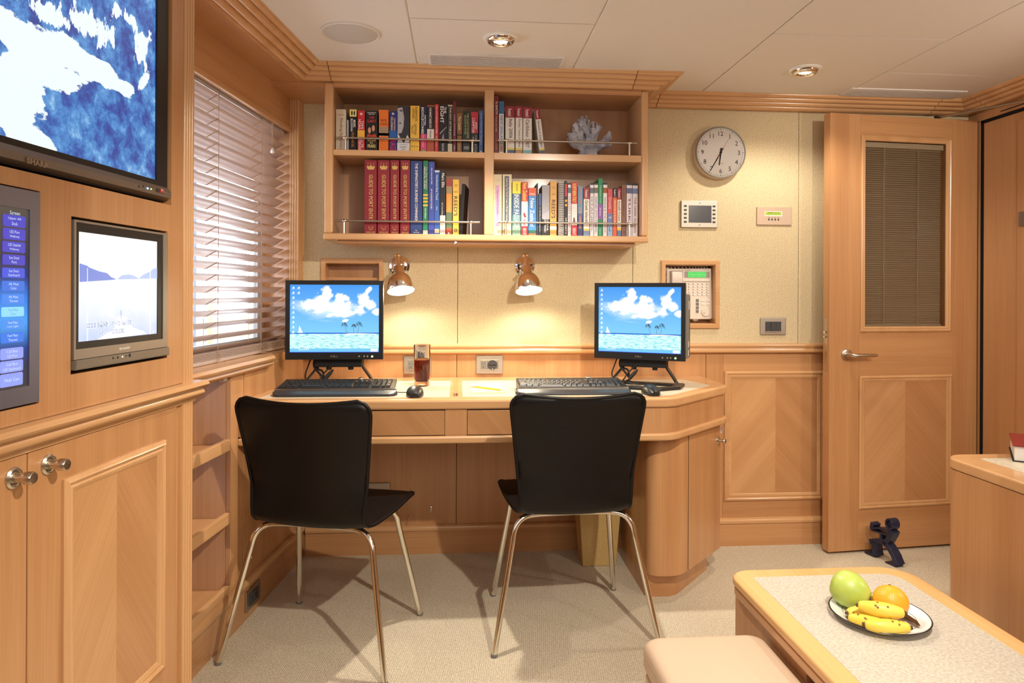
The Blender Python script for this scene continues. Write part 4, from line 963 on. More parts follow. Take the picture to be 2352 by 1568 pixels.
for rr in range(5):
    for c in range(6):
        x = px(1572+ (c)*10.3); z = pz(653.5+rr*6.2)
        if bt is None: bt = M().box(0, -.003, 0, .013, 0, .004).build('line_button', WHITE, tel, bevel=.0008, **L_); o = bt
        else: o = bt.copy(); C.objects.link(o)
        o.location = (x-px(1584), YT-NY+.0005, z-pz(733))
ind = M()
for rr in range(5):
    for c in range(6): x = px(1570.5+c*10.3); z = pz(652.6+rr*6.2); ind.box(x, YT-.0032, z, x+.003, YT, z+.003)
ind.build('indicator_lamps', ink(150,70,60), tel, kind='stuff')
for k in range(4): M().box(px(1598.5), YT-.003, pz(693+8.3*k), px(1604.8), YT, pz(686.5+8.3*k)).build('dial_key', MIDGREY, tel, bevel=.0008)
for rr in range(2):
    for c in range(2): M().box(px(1611+c*12.3), YT-.003, pz(691+rr*8.5), px(1618.5+c*12.3), YT, pz(688+rr*8.5)).build('function_button', WHITE, tel, bevel=.0008)
for c in range(3): M().box(px(1581+c*13.6), YT-.007, pz(644), px(1590+c*13.6), YT-.005, pz(642.3)).build('soft_button', WHITE, tel)
M().lathe([(.0205,0),(.0205,.004),(.0185,.006),(.0001,.0055)], 36, T(px(1620.5), YT, pz(716.5)) @ RX).build('jog_dial', CREAMP, tel, smooth=40)
M().lathe([(.0045,0),(.0045,.0005)], 16, T(px(1616.5), YT-.0058, pz(719)) @ RX).build('dial_dimple', P('dimple', (.5,.42,.34), .5), tel)
def coil(pts, r, n, wr):
    pts = [Vector(p) for p in pts]; out = []; N_ = n*10; seg = len(pts)-1
    for i in range(N_+1):
        t = i/N_*seg; k = min(int(t), seg-1); p = pts[k].lerp(pts[k+1], t-k); d = (pts[k+1]-pts[k]).normalized(); a = Vector((0,1,0)); b = d.cross(a)
        an = 2*PI*i/10; out.append(p+a*math.cos(an)*r+b*math.sin(an)*r)
    return M().tube(out, wr, 5)
coil([(px(1529),NY-.01,pz(700)),(px(1528),NY-.01,pz(620)),(px(1537),NY-.01,pz(613.5)),(px(1588),NY-.01,pz(613)),(px(1628),NY-.01,pz(614.5))], .0065, 24, .0017).build('coiled_cord', P('cord_cream', (.62,.53,.44), .5), tel, smooth=60)
coil([(px(1592),NY-.015,pz(733)),(px(1600),NY-.01,pz(736)),(px(1605),NY-.01,pz(731))], .006, 6, .0016).build('coiled_cord', D.materials['cord_cream'], tel, smooth=60)
# ================================================================== WALL LAMPS
LAMPW = P('lamp_white_inside', (.9,.88,.82), .5); BULB = emit('lamp_glow', (1,.93,.80), 60); 
def wall_lamp(label, u, v, mu, mv):
    base = PY(u, v, YB); root = thing('wall_lamp', label, 'wall lamp', (base.x, YB, base.z), 0, 'chrome reading lamps')
    M().lathe([(.048,0),(.048,.004),(.045,.009),(.036,.012),(.034,.016),(.024,.018),(.022,.028),(.014,.032),(.0001,.033)], 36, RX).build('wall_rose', CHROME, root, smooth=40, **L_)
    hubz = .028
    M().tube([(0,-.03,0),(0,-.075,.004),(-.004,-.095,.012)], [.008,.007,.007], 12).build('arm', CHROME, root, smooth=60, **L_)
    top = PY(mu-9, mv-84, YB-.092); mouth = PY(mu, mv, YB-.152)
    ax = (mouth-top); ln = ax.length; q = ax.to_track_quat('-Z', 'Y').to_matrix().to_4x4()
    A = Matrix.Translation(mouth) @ q
    Ls = ln
    M(A).lathe([(.0585,.0),(.0592,.001),(.059,.012),(.0565,.032),(.050,.052),(.040,.068),(.028,.078),(.0235,.084),(.0225,.112),(.0195,.116),(.0095,.118),(.0095,Ls-.010),(.0135,Ls-.008),(.0135,Ls-.002),(.008,Ls),(.0001,Ls)], 48, caps=False).build('bell_shade', CHROME, root, smooth=40)
    M(A).lathe([(.0583,.0008),(.058,.012),(.0555,.032),(.049,.051),(.039,.066),(.02,.076),(.0001,.078)], 40, caps=False).build('shade_lining', LAMPW, root, smooth=60)
    M(A).ball((0,0,.036), (.033,.033,.030), 20, 12).build('bulb', BULB, root, smooth=True)
    M(A @ T(.0225,0,.098) @ Matrix.Rotation(PI/2,4,'Y')).lathe([(.007,0),(.007,.008),(.005,.010),(.0001,.010)], 14).build('pivot_knob', CHROME, root, smooth=40)
    pos = A @ Vector((0,0,.002)); tg = A @ Vector((0,0,-1))
    lamp('SPOT', 'wall_lamp_light', tuple(pos), 6.5, (1,.84,.56), .03, tuple(tg), 165, blend=.35)
wall_lamp('chrome bell wall lamp next to the small empty niche', 918, 611, 921, 668)
wall_lamp('chrome bell wall lamp near the middle of the fabric wall', 1205, 612, 1215, 668)
# ================================================================== SCREENS IN THE CABINET
XT = XC-.010
zT = lambda u, v, x=XT: PL(u, v, x).z
yT = lambda u, v=500, x=XT: PL(u, v, x).y
def quadL(y0, y1, z0, z1, x): return ML().add([(x,y0,z0),(x,y1,z0),(x,y1,z1),(x,y0,z1)], [(0,1,2,3)])
def polyL(px_, x):
    P_ = [PL(u, v, x) for u, v in px_]; P_ = [(x, p.y, p.z) for p in P_]
    return ML().add(P_+[(x-.0003, p[1], p[2]) for p in P_], [tuple(range(len(P_)))]+[tuple(range(2*len(P_)-1, len(P_)-1, -1))])
tv = thingL('television', 'large black flat television showing a blue and white glacier, set in the cabinet', 'television', XT-.03, -2.0, tvB+.02)
syr = yT(357,300); szb = (zT(357,409)+zT(3,318.5))/2; bzb = (zT(380,428)+zT(3,334.5))/2
def glacier():
    m, N, L, b = new_mat('screen_glacier_picture')
    uv, x, y = screen_uv(N, L, ('Y','Z'))
    def fr(u, v, ru, rv, rot=0):
        p = PL(u, v, XT); return ((p.y+2.70)/(syr+2.70), (p.z-szb)/(1.93-szb), ru/940, rv/530, rot)
    f = blobs(N, L, uv, [fr(60,85,110,45,-.3), fr(150,115,90,36,-.35), fr(235,165,90,26,-.55), fr(292,205,34,26), fr(25,190,60,70), fr(45,285,55,75), fr(125,170,60,35,-.4), fr(10,40,50,40), fr(330,190,16,50,-.2), fr(100,330,25,45,.2)], 3.4, 9, 2, 14, (1.0,.6,1,.3))
    g_ = blobs(N, L, uv, [fr(215,60,75,55), fr(325,110,30,80,-.15), fr(110,30,60,30), fr(290,40,50,30)], 4.2, 1, 5, 8, (44,6,1,-.15))
    mx_ = N.new('ShaderNodeMath'); mx_.operation = 'MAXIMUM'; L.new(f, mx_.inputs[0]); sb_ = N.new('ShaderNodeMath'); sb_.operation = 'SUBTRACT'; L.new(g_, sb_.inputs[0]); sb_.inputs[1].default_value = .30; L.new(sb_.outputs[0], mx_.inputs[1]); f = mx_.outputs[0]
    n = N.new('ShaderNodeTexNoise'); n.inputs['Scale'].default_value = 1; n.inputs['Detail'].default_value = 9; n.inputs['Roughness'].default_value = .72; n.inputs['Distortion'].default_value = .15
    mp = N.new('ShaderNodeMapping'); mp.inputs['Scale'].default_value = (20, 7, 1); mp.inputs['Rotation'].default_value = (0,0,-.35); L.new(uv, mp.inputs[0]); L.new(mp.outputs[0], n.inputs['Vector'])
    r = ramp(N, [(.36, srgb(58,66,140)), (.44, srgb(60,88,165)), (.50, srgb(70,120,190)), (.58, srgb(95,155,215)), (.68, srgb(170,210,240))]); L.new(n.outputs['Fac'], r.inputs[0])
    r1 = ramp(N, [(.10, (0,0,0)), (.16, (1,1,1))]); L.new(f, r1.inputs[0])
    c = mix(N, L, r1.outputs[0], r.outputs[0], srgb(238,250,252)); emissive(m, N, L, b, c, 1.0); return m
ML().box(XT-.05, -2.75+.006, tvB+.008, XT-.004, tvR-.006, 1.97).build('rear_shell', BLACKM, tv)
ML().holed(-2.74, tvR-.008, bzb, 1.965, XT-.004, XT+.004, [(-2.70, syr, szb, 1.93)], 'Y').build('bezel', BLACK, tv)
quadL(-2.70, syr, szb, 1.93, XT-.001).build('screen', glacier(), tv)
band = ML().prism([(XT-.004, tvB+.010), (XT+.012, tvB+.016), (XT+.014, bzb-.012), (XT+.006, bzb), (XT-.004, bzb)], -2.74, tvR-.008, Matrix(((1,0,0,0),(0,0,1,0),(0,1,0,0),(0,0,0,1))))
band.build('speaker_band', P('tv_silver_brown', (.20,.165,.135), .35, .6), tv)
def letL(body, u0, u1, v, h, x, mat, par, nm='maker_lettering', bold=.03):
    a, b_ = PL(u0, v, x), PL(u1, v, x)
    return ML().text(body, b_.y-a.y, h, T(x, (a.y+b_.y)/2, (PL((u0+u1)/2, v, x)).z) @ SIDE, bold).build(nm, mat, par)
letL('SHARP', 62, 110, 374, .011, XT+.0155, STEEL, tv)
q = PL(340,432.5,XT+.015); M(LM).ball((XT+.014, q.y, q.z), .0022, 10, 6).build('blue_led', emit('led_blue', (.2,.35,1), 6), tv)
q = PL(348,434,XT+.015); M(LM).ball((XT+.014, q.y, q.z), .0015, 10, 6).build('green_led', emit('led_grn', (.4,1,.3), 4), tv)
for u in (321, 330):
    q = PL(u, 428, XT+.015); M(LM).ball((XT+.0135, q.y, q.z), (.001,.0025,.003), 10, 6).build('button', BLACK, tv)
polyL([(360,432),(368,434),(368,442),(360,440)], XT+.0152).build('badge', ink(60,55,50), tv); polyL([(368.5,433.5),(376.5,435),(376.5,443),(368.5,441.5)], XT+.0152).build('badge', ink(200,60,50), tv)
letL('TV', 369.5, 375.5, 437, .005, XT+.0156, WHITE, tv, 'badge_lettering')
# small television
X2 = XC+.004
s2 = thingL('television', 'small grey framed television showing a pale sea view, set in the cabinet', 'television', XT-.03, (t2[0]+t2[1])/2, t2[2]+.01)
y0_, y1_, z0_, z1_ = t2[0]+.004, t2[1]-.004, t2[2]+.008, t2[3]-.006
zg = (PL(165,828,X2).z+PL(380,796,X2).z)/2
bzq = [PL(176,515,X2), PL(375,776,X2), PL(174,805,X2)]; by0, by1 = PL(175,650,X2).y, PL(375,650,X2).y; bz0, bz1 = (bzq[1].z+bzq[2].z)/2, (PL(176,515,X2).z+PL(375,535,X2).z)/2
sy0, sy1 = PL(183,650,X2).y, PL(364,650,X2).y; sz0, sz1 = (PL(364,763.6,X2).z+PL(182,787.7,X2).z)/2, (PL(184,535,X2).z+PL(363.6,552,X2).z)/2
SILV = P('tv_frame_grey', (.36,.32,.27), .35, .6)
ML().holed(y0_, y1_, zg, z1_, X2-.02, X2, [(by0, by1, bz0, bz1)], 'Y').build('frame', SILV, s2)
ML().holed(by0, by1, bz0, bz1, X2-.02, X2-.002, [(sy0, sy1, sz0, sz1)], 'Y').build('bezel', BLACK, s2)
ML().box(XT-.048, y0_, z0_, X2-.02, y1_, z1_).build('rear_shell', BLACKM, s2)
gr = ML().box(X2-.02, y0_-.002, z0_, X2+.004, y1_+.0, zg-.001).build('speaker_grille', P('grille_taupe', (.16,.135,.105), .5), s2)
m = ML()
for k in range(9): z = z0_+.003+k*(zg-z0_-.004)/9; m.box(X2+.004, y0_, z, X2+.0052, y1_, z+.0012)
m.build('grille_rib', SILV, gr, kind='stuff')
def seaview():
    m, N, L, b = new_mat('screen_sea_picture'); uv, x, y = screen_uv(N, L, ('Y','Z'))
    n = N.new('ShaderNodeTexNoise'); n.inputs['Scale'].default_value = 3; n.inputs['Detail'].default_value = 5; L.new(uv, n.inputs['Vector'])
    a = ramp(N, [(.0, srgb(196,212,246)), (.22, srgb(222,232,252)), (.44, srgb(236,242,254)), (.56, srgb(246,249,255)), (.9, srgb(250,252,255))]); L.new(y, a.inputs[0])
    r = ramp(N, [(.4, (0,0,0)), (.75, (.6,.6,.6))]); L.new(n.outputs['Fac'], r.inputs[0]); c = mix(N, L, r.outputs[0], a.outputs[0], (1,1,1)); emissive(m, N, L, b, c, 1.0); return m
sc2 = quadL(sy0, sy1, sz0, sz1, X2-.004).build('screen', seaview(), s2)
HI = emit('screen_hill', srgb(128,146,222), 1.0); HI2 = emit('screen_far_hill', srgb(185,202,242), 1.0); LN = emit('screen_white_line', (1,1,1), 1.15); BL = emit('screen_outline', srgb(150,165,205), .9)
polyL([(183,604.5),(200,610),(205,614),(228,623),(246,627),(255,636),(267,641),(260,642.5),(183,647.5)], X2-.0032).build('screen_hills', HI, sc2)
polyL([(270,641),(280,632),(296,630),(306,632),(318,639),(318,640.5),(270,641.5)], X2-.0032).build('screen_hills', HI2, sc2)
polyL([(318,640),(330,630),(345,624),(352,617),(364,615),(364,639.5)], X2-.0032).build('screen_hills', HI2, sc2)
polyL([(222,782),(240,768),(262,757),(269,730),(276,724),(287,726),(294,738),(305,752),(330,760),(337,766)], X2-.0032).build('screen_bow', emit('screen_bow_white', (1,1,1), 1.05), sc2)
polyL([(278,712),(279,712),(279,731),(278,731)], X2-.0028).build('screen_line', BL, sc2)
for u in (201, 345): polyL([(u-.6,615),(u+.6,615),(u+.6,770 if u>300 else 784),(u-.6,770 if u>300 else 784)], X2-.0030).build('screen_line', LN, sc2)
for bd, mt, dx in ((.055, BL, .0024), (.0, LN, .0020)):
    m = ML()
    for s, ua, ub, v, h in (('C 33 M07', 199, 252, 746.5, .0125), ('FWD MAST', 258, 306, 741.5, .0125), ('Sp', 233, 245, 766, .012), ('COLOR', 258, 289, 760, .0125)):
        a, b_ = PL(ua, v, X2), PL(ub, v, X2); m.text(s, b_.y-a.y, h, T(X2-dx, (a.y+b_.y)/2, PL((ua+ub)/2, v, X2).z) @ SIDE, bd)
    m.build('screen_lettering', mt, sc2)
letL('SHARP', 274, 299, 799.5, .0055, X2+.0008, WHITE, s2)
letL('AQUOS', 180, 197, 511.5, .004, X2+.0008, DARKGREY, s2, 'model_lettering', 0)
for u, v, r, mt in ((260,822,.0028,BLACK),(270.5,820.5,.0028,BLACK),(289.5,817,.0018,BLACK),(298,815.5,.0045,BLACK)):
    q = PL(u, v, X2+.005); M(LM).ball((X2+.005, q.y, q.z), (.0012,r,r), 12, 6).build('button', mt, s2)
q = PL(281, 819, X2+.005); M(LM).ball((X2+.0055, q.y, q.z), (.001,.0018,.0018), 10, 6).build('green_led', D.materials['led_grn'], s2)
# touch panel
tq = thingL('touch_panel', 'blue-lit touch control panel in a brushed steel frame, column of buttons', 'control panel', XT-.02, -2.1, tp[2]+.02)
XP = XC+.002
py1 = tp[1]-.003; iy = PL(67,680,XP).y; iz1 = (PL(71,482,XP).z+PL(3,472,XP).z)/2; iz0 = (PL(63,886,XP).z+PL(3,897,XP).z)/2
ML().holed(-2.55, py1, tp[2]+.004, tp[3]-.003, XP-.02, XP+.001, [(-2.50, iy, iz0, iz1)], 'Y').build('frame', P('blue_grey_steel', (.26,.27,.36), .35, .8), tq)
def panelglow():
    m, N, L, b = new_mat('touch_screen_glow'); uv, x, y = screen_uv(N, L, ('Y','Z'))
    r = ramp(N, [(.0, srgb(70,62,60)), (.12, srgb(60,58,80)), (.22, srgb(40,70,150)), (.36, srgb(80,170,255)), (.50, srgb(60,135,235)), (.62, srgb(45,60,130)), (.72, srgb(60,55,70)), (1, srgb(85,78,70))]); L.new(y, r.inputs[0]); emissive(m, N, L, b, r.outputs[0], .9); return m
ps = quadL(-2.50, iy, iz0, iz1, XP-.003).build('screen', panelglow(), tq)
bts = [('Upper Aft','Deck'),('UD Port','Walkway'),('UD Starbd','Walkway'),('Sun Deck','Port'),('Sun Deck','Starboard'),('Aft Mast','Color'),('Aft Mast','Thermal'),('Fwd Mast','Color'),('Fwd Mast','Low Light'),('Fwd Mast','Thermal'),('Call Box','UD Port'),('Call Box','UD Starboard'),('Multi Cam',)]
vs_ = [(172,268),(272,365),(370,460),(468,553),(567,650),(665,748),(763,843),(860,940),(955,1035),(1050,1135),(1165,1258),(1260,1355),(1355,1460)]
cl = [(78,72,200)]*4+[(75,90,225),(65,120,230),(72,140,245),(150,225,255),(75,150,245),(60,125,240)]+[(150,165,250)]*3
TL = emit('button_lettering_white', srgb(215,235,255), .95); TD = emit('button_lettering_dark', srgb(90,175,225), .8)
for i, (tx, (va, vb)) in enumerate(zip(bts, vs_)):
    sx = [(9,60.3),(9,60),(8,59.6),(8,59.4),(7.5,58.8),(7,58.4),(6.5,58),(6.5,57.6),(6,57.2),(5.5,56.8),(4.5,56.4),(4,56),(4,55.6)][i]
    zc1, zc2 = PL(34, 440+va/3.267+1.5, XP).z, PL(34, 440+vb/3.267-1, XP).z
    ya, yb = PL(sx[0], 680, XP).y, PL(sx[1], 680, XP).y
    bb = M(LM).prism(fillet([(ya,zc1),(ya,zc2),(yb,zc2),(yb,zc1)], .003, 3), XP-.0028, XP-.0018, Matrix(((0,0,1,0),(1,0,0,0),(0,1,0,0),(0,0,0,1)))).build('button', emit('button_%d' % i, srgb(*cl[i]), .95), ps)
    m = ML(); h = (zc1-zc2)
    for j, s in enumerate(tx):
        zz = (zc1+zc2)/2+(h*.20-j*h*.42 if len(tx) == 2 else 0); hh = h*.26
        m.text(s, min((yb-ya)*.86, len(s)*hh*.62), hh, T(XP-.0014, (ya+yb)/2, zz) @ SIDE, 0)
    m.build('button_lettering', TD if i == 7 else TL, ps)
letL('Screen', 23, 46, 440+160/3.267, .0065, XP-.0014, TL, ps, 'screen_title', 0)
# ================================================================== CEILING FITTINGS
p = PZ(805, 75.5, ZC); sp = thing('ceiling_speaker', 'round cream ceiling speaker near the window', 'speaker', (p.x, p.y, ZC))
rs = (PZ(874,77,ZC)-PZ(737,72,ZC)).length/2
M().lathe([(rs,0),(rs,-.004),(rs*.95,-.007),(rs*.93,-.004)], 56).build('rim', CEIL, sp, world=False, smooth=40)
M().lathe([(rs*.93,-.003),(rs*.9,-.0055),(.0001,-.0075)], 56).build('grille', P('speaker_mesh', (.58,.56,.52), .8, bump=.6, bscale=900), sp, world=False, smooth=40)
GLOW = emit('downlight_glow', (1,.95,.85), 18)
def downlight(label, u, v):
    p = PZ(u, v, ZC); r = thing('downlight', label, 'ceiling light', (p.x, p.y, ZC), 0, 'chrome downlights in the ceiling')
    M().lathe([(.064,0),(.064,-.004),(.060,-.007),(.052,-.008),(.050,-.004)], 48).build('white_ring', WHITE, r, world=False, smooth=40)
    M().lathe([(.051,-.004),(.050,-.012),(.045,-.019),(.036,-.022),(.028,-.018),(.024,-.010)], 48, caps=False).build('chrome_bezel', CHROME, r, world=False, smooth=50)
    M().lathe([(.030,-.012),(.0001,-.015)], 32).build('lit_lens', GLOW, r, world=False)
    return r
downlight('chrome ceiling downlight above the bookcase vent', 1150, 87); downlight('chrome ceiling downlight nearer the open door', 1849, 159)
def vent(label, x0, x1, y0, y1, n):
    r = thing('ceiling_vent', label, 'air vent', ((x0+x1)/2, (y0+y1)/2, ZC), 0, 'slotted ceiling vents')
    f = .010; m = M()
    M().box(x0-.0, y0, ZC-.0022, x1, y1, ZC-.0005).build('dark_slot', P('vent_dark', (.05,.04,.03), .8), r)
    m.sweep([(x0-f,y0-f),(x0-f,y1+f),(x1+f,y1+f),(x1+f,y0-f)], [(0,ZC),(0,ZC-.004),(f,ZC-.005),(f,ZC)], closed=True); m.build('frame', CEIL, r)
    sl_ = None
    for i in range(n):
        y = y0+(y1-y0)*(i+.5)/n
        if sl_ is None: sl_ = M().box(x0, y-(y1-y0)/n*.22, ZC-.0055, x1, y+(y1-y0)/n*.22, ZC-.002).build('slat', CEIL, r); o = sl_; yy0 = y
        else: o = sl_.copy(); C.objects.link(o)
        o.location = (0, y-yy0, 0)
vent('slotted ceiling vent in front of the bookcase', v1[0], v1[1], v1[2], v1[3], 9); vent('slotted ceiling vent above the open door', v2[0], v2[1], v2[2], v2[3]-.005, 8)
# ================================================================== CHAIRS
def crom(pts, n):
    P_ = [Vector(p) for p in pts]; out = []
    for i in range(len(P_)-1):
        p0 = P_[max(i-1,0)]; p1 = P_[i]; p2 = P_[i+1]; p3 = P_[min(i+2,len(P_)-1)]
        for k in range(n):
            t = k/n; out.append(.5*((2*p1)+(p2-p0)*t+(2*p0-5*p1+4*p2-p3)*t*t+(3*p1-p0-3*p2+p3)*t**3))
    out.append(P_[-1]); return out
def chair(label, loc, rz):
    root = thing('desk_chair', label, 'chair', loc, rz, 'black chairs at the desk')
    prof_ = crom([(.222,.440,.211),(.210,.452,.222),(.14,.456,.225),(.03,.446,.217),(-.08,.440,.203),(-.135,.443,.194),(-.168,.458,.190),(-.186,.49,.190),(-.198,.57,.197),(-.215,.68,.210),(-.236,.79,.224),(-.250,.852,.231)], 5)
    n = len(prof_); K = 18; front = []; back = []
    L1 = [0]
    for i in range(1, n): L1.append(L1[-1]+((prof_[i].x-prof_[i-1].x)**2+(prof_[i].y-prof_[i-1].y)**2)**.5)
    tot = L1[-1]; rc = .045
    for i, p in enumerate(prof_):
        a = prof_[max(i-1,0)]; b = prof_[min(i+1,n-1)]; d = Vector((b.x-a.x, b.y-a.y)).normalized(); nr_ = Vector((d.y, -d.x))  # up/forward side is -nr
        edge = min(L1[i], tot-L1[i]); cut = rc*(1-math.sqrt(max(0, 1-(1-min(edge/rc,1))**2))) if edge < rc else 0
        hw = p.z-cut; isback = max(0, min(1, (p.y-.47)/.1)); 
        for k in range(K+1):
            s = -1+2*k/K; x = s*hw
            curve = (.028*isback)*(s*s) ; dip = .012*(1-s*s)*max(0, min(1, (p.y-.75)/.1)); seatdip = -.010*(1-s*s)*(1-isback)*max(0,min(1,edge/.08))
            base = Vector((x, p.x+curve, p.y-dip+seatdip)); th = .0065*(1-abs(s)**8*.6)*min(1, .5+edge/.03)
            off = Vector((0, nr_.x, nr_.y))*th
            front.append(base-off); back.append(base+off)
    vs = front+back; fs = []; N1 = len(front); Wd = K+1
    for i in range(n-1):
        for k in range(K):
            a = i*Wd+k; fs.append((a, a+1, a+Wd+1, a+Wd)); fs.append((N1+a, N1+a+Wd, N1+a+Wd+1, N1+a+1))
    ring = [i*Wd for i in range(n)]+[(n-1)*Wd+k for k in range(1, K+1)]+[i*Wd+K for i in range(n-2, -1, -1)]+[k for k in range(K-1, 0, -1)]
    for i in range(len(ring)): a, b = ring[i], ring[(i+1)%len(ring)]; fs.append((a, b, b+N1, a+N1))
    M().add(vs, fs).build('leather_shell', LEATHER, root, world=False, smooth=70)
    # leather edge welt and stitching line on the rear face
    M().tube([(front[a]+back[a])/2 for a in ring], .0062, 6, closed=True).build('edge_welt', LEATHER, root, world=False, smooth=80)
    ring2 = [back[i*Wd+1]+Vector((0,-.0012,0)) for i in range(34, n-2)]; ring3 = [back[i*Wd+K-1]+Vector((0,-.0012,0)) for i in range(34, n-2)]
    st_ = P('stitch_black', (.03,.028,.026), .5)
    for rg in (ring2, ring3): M().tube([v+Vector((.0,0,0)) for v in rg], .0011, 5).build('stitch_line', st_, root, world=False, smooth=80)
    for s in (-1, 1):
        rear = crom([(s*.0,-.118,.428),(s*.13,-.125,.427),(s*.178,-.135,.417),(s*.204,-.145,.387),(s*.2135,-.155,.345)], 6)+[Vector((s*.280,-.223,.004))]
        M().tube(rear, .0098, 14).build('rear_leg', LEGM, root, world=False, smooth=60)
        fr_ = crom([(s*.0,.085,.432),(s*.125,.09,.433),(s*.165,.10,.424),(s*.186,.115,.398),(s*.192,.125,.360)], 6)+[Vector((s*.241,.223,.004))]
        M().tube(fr_, .0098, 14).build('front_leg', LEGM, root, world=False, smooth=60)
    M().box(-.05, -.13, .428, .05, .10, .436).build('seat_plate', BLACKM, root, world=False)
    for x, y in ((.280,-.223),(-.280,-.223),(.241,.223),(-.241,.223)): M().lathe([(.0105,0),(.0105,.008),(.0098,.010)], 14, T(x,y,.0)).build('glide', MIDGREY, root, world=False)
chair('black leather chair with chrome legs turned right, next to the left wall', (-.4285, 2.378, .001), -math.radians(15.5))
chair('black leather chair with chrome legs facing straight to the desk', (.390, 2.457, .001), math.radians(2.4))
# ================================================================== WASTE BIN
wbn = thing('waste_bin', 'tan speckled tapering waste bin under the desk beside the pedestal', 'bin', (.614, 2.985, .001))
OST = speckle('ostrich_tan', (.52,.34,.12), (.62,.43,.18), 260, .45)
b0, b1, h_ = .073, .094, .30
m = M(); vs = []
for r0, z in ((b0,0),(b1,h_),(b1-.006,h_),(b0-.006,.006)):
    vs += [(-r0,-r0*.8,z),(r0,-r0*.8,z),(r0,r0*.8,z),(-r0,r0*.8,z)]
m.add(vs, [(3,2,1,0)]+[(i*4+k, i*4+(k+1)%4, i*4+4+(k+1)%4, i*4+4+k) for i in range(3) for k in range(4)]+[(12,13,14,15)]); m.build('body', OST, wbn, world=False, bevel=.004)
# ================================================================== SMALL LATCHES AND HOOK
def latch(label, pos, rot):
    r = thing('cabinet_latch', label, 'latch', pos, 0, 'small chrome latches', rot=rot)
    M().lathe([(.0095,0),(.0095,.002),(.006,.004),(.0001,.0045)], 20, RX @ Matrix.Diagonal((.62,1.35,1,1))).build('backplate', CHROME, r, world=False, smooth=40)
    M().box(-.0035,-.012,-.004,.0035,-.003,.005).build('catch', CHROME, r, world=False, bevel=.0015)
p = PY(990,1169,YB); latch('small chrome latch on the wood panel under the desk', (p.x, YB-.0005, p.z), (0,0,0))
q = PL(572,1280,.003); pw = LM @ Vector((.0028, q.y, q.z)); latch('small chrome latch low on the left wall panel', tuple(pw), (0,0,PI/2-PHI))
p = PZ(1047,558,zb0-.012); latch('small chrome catch under the middle of the bookcase', (p.x, YBK+.028, zb0-.006), (0,0,0))
p = PY(932,1207,YB); hk = thing('cabinet_hook', 'thin chrome cabin hook hanging on the panel behind the chair', 'hook', (p.x, YB-.0005, p.z))
def w3(u, v, d=.008): q = PY(u, v, YB-d); return (q.x, q.y, q.z)
M().tube([w3(945,1181), w3(933,1203), w3(938,1207,.012), w3(936,1211)], .0017, 8).build('hook_rod', CHROME, hk, smooth=60)
M().tube([w3(926,1206,.003), w3(938,1212,.006)], .0028, 8).build('hook_eye', CHROME, hk, smooth=60)
r, w_, h = plate('power_outlet', 'steel plate on the under-desk panel, mostly hidden by the chair seat', 'outlet', 826, 896, 1108, 1150, bv=.004)
# ================================================================== DOOR STOP FIGURE
Pf, Pr = PZ(2010.4,1276.6,0), PZ(2058.6,1298.7,0); dv_ = Pr-Pf; Ld = dv_.length; ang = math.atan2(dv_.y, dv_.x)
fg = thing('door_stop', 'dark blue cast door stop shaped like a man pushing the open door', 'door stop', (Pf.x, Pf.y, .001), ang)
def fp(cx, cy): x = (cx-650)/240*Ld; return (x, max(0, (880+(cx-650)*(110/240)-cy)*.000383))
FIG = P('cast_iron_blue', (.035,.04,.085), .35, .5, bump=.5, bscale=120)
XZ = Matrix(((1,0,0,0),(0,0,1,0),(0,1,0,0),(0,0,0,1)))
m = M()
def strip(pts, ws, dp=.021):
    P_ = [Vector(fp(*p)) for p in pts]; l = []; r_ = []
    for i, p in enumerate(P_):
        d = (P_[min(i+1,len(P_)-1)]-P_[max(i-1,0)]).normalized(); nn = Vector((-d.y, d.x)); w_ = (ws if not isinstance(ws, list) else ws[i])/2
        l.append(tuple(p+nn*w_)); r_.append(tuple(p-nn*w_))
    for a in (l, r_):
        for i in range(len(a)): a[i] = (a[i][0], max(a[i][1], 0))
    m.prism(l+r_[::-1], -dp, dp, XZ)
hc = fp(845,512)
m.add(*(lambda R0, R1, n: ([(hc[0]+r*math.cos(2*PI*k/n)*.85, y, hc[1]+r*math.sin(2*PI*k/n)) for r in (R0, R1) for y in (-.021, .021) for k in range(n)],
     [f for k in range(n) for f in ((k,(k+1)%n,n+(k+1)%n,n+k),(2*n+(k+1)%n,2*n+k,3*n+k,3*n+(k+1)%n),((k+1)%n,k,2*n+k,2*n+(k+1)%n),(n+k,n+(k+1)%n,3*n+(k+1)%n,3*n+k))]))(.0255,.016,24))
m.prism([(hc[0]+.017*.85*math.cos(2*PI*k/20), hc[1]+.017*math.sin(2*PI*k/20)) for k in range(20)], -.012, .012, XZ)
strip([(868,590),(850,640),(815,710),(780,745)], [.026,.024,.020,.022]); strip([(860,592),(760,560),(640,545)], [.009,.008,.009]); strip([(840,640),(740,605),(640,570)], [.009,.008,.009])
strip([(650,575),(640,535),(655,490)], [.012,.016,.022]); strip([(750,610),(752,690)], .012)
strip([(800,715),(700,700),(620,705)], [.022,.020,.022]); strip([(668,700),(670,800),(690,878)], [.026,.026,.020]); strip([(700,866),(640,866),(560,826)], [.012,.012,.006])
strip([(790,720),(840,790),(890,880),(925,985)], [.020,.020,.020,.024]); strip([(925,990),(865,970),(800,945)], [.012,.010,.005])
m.build('cast_body', FIG, fg, world=False, bevel=.002)
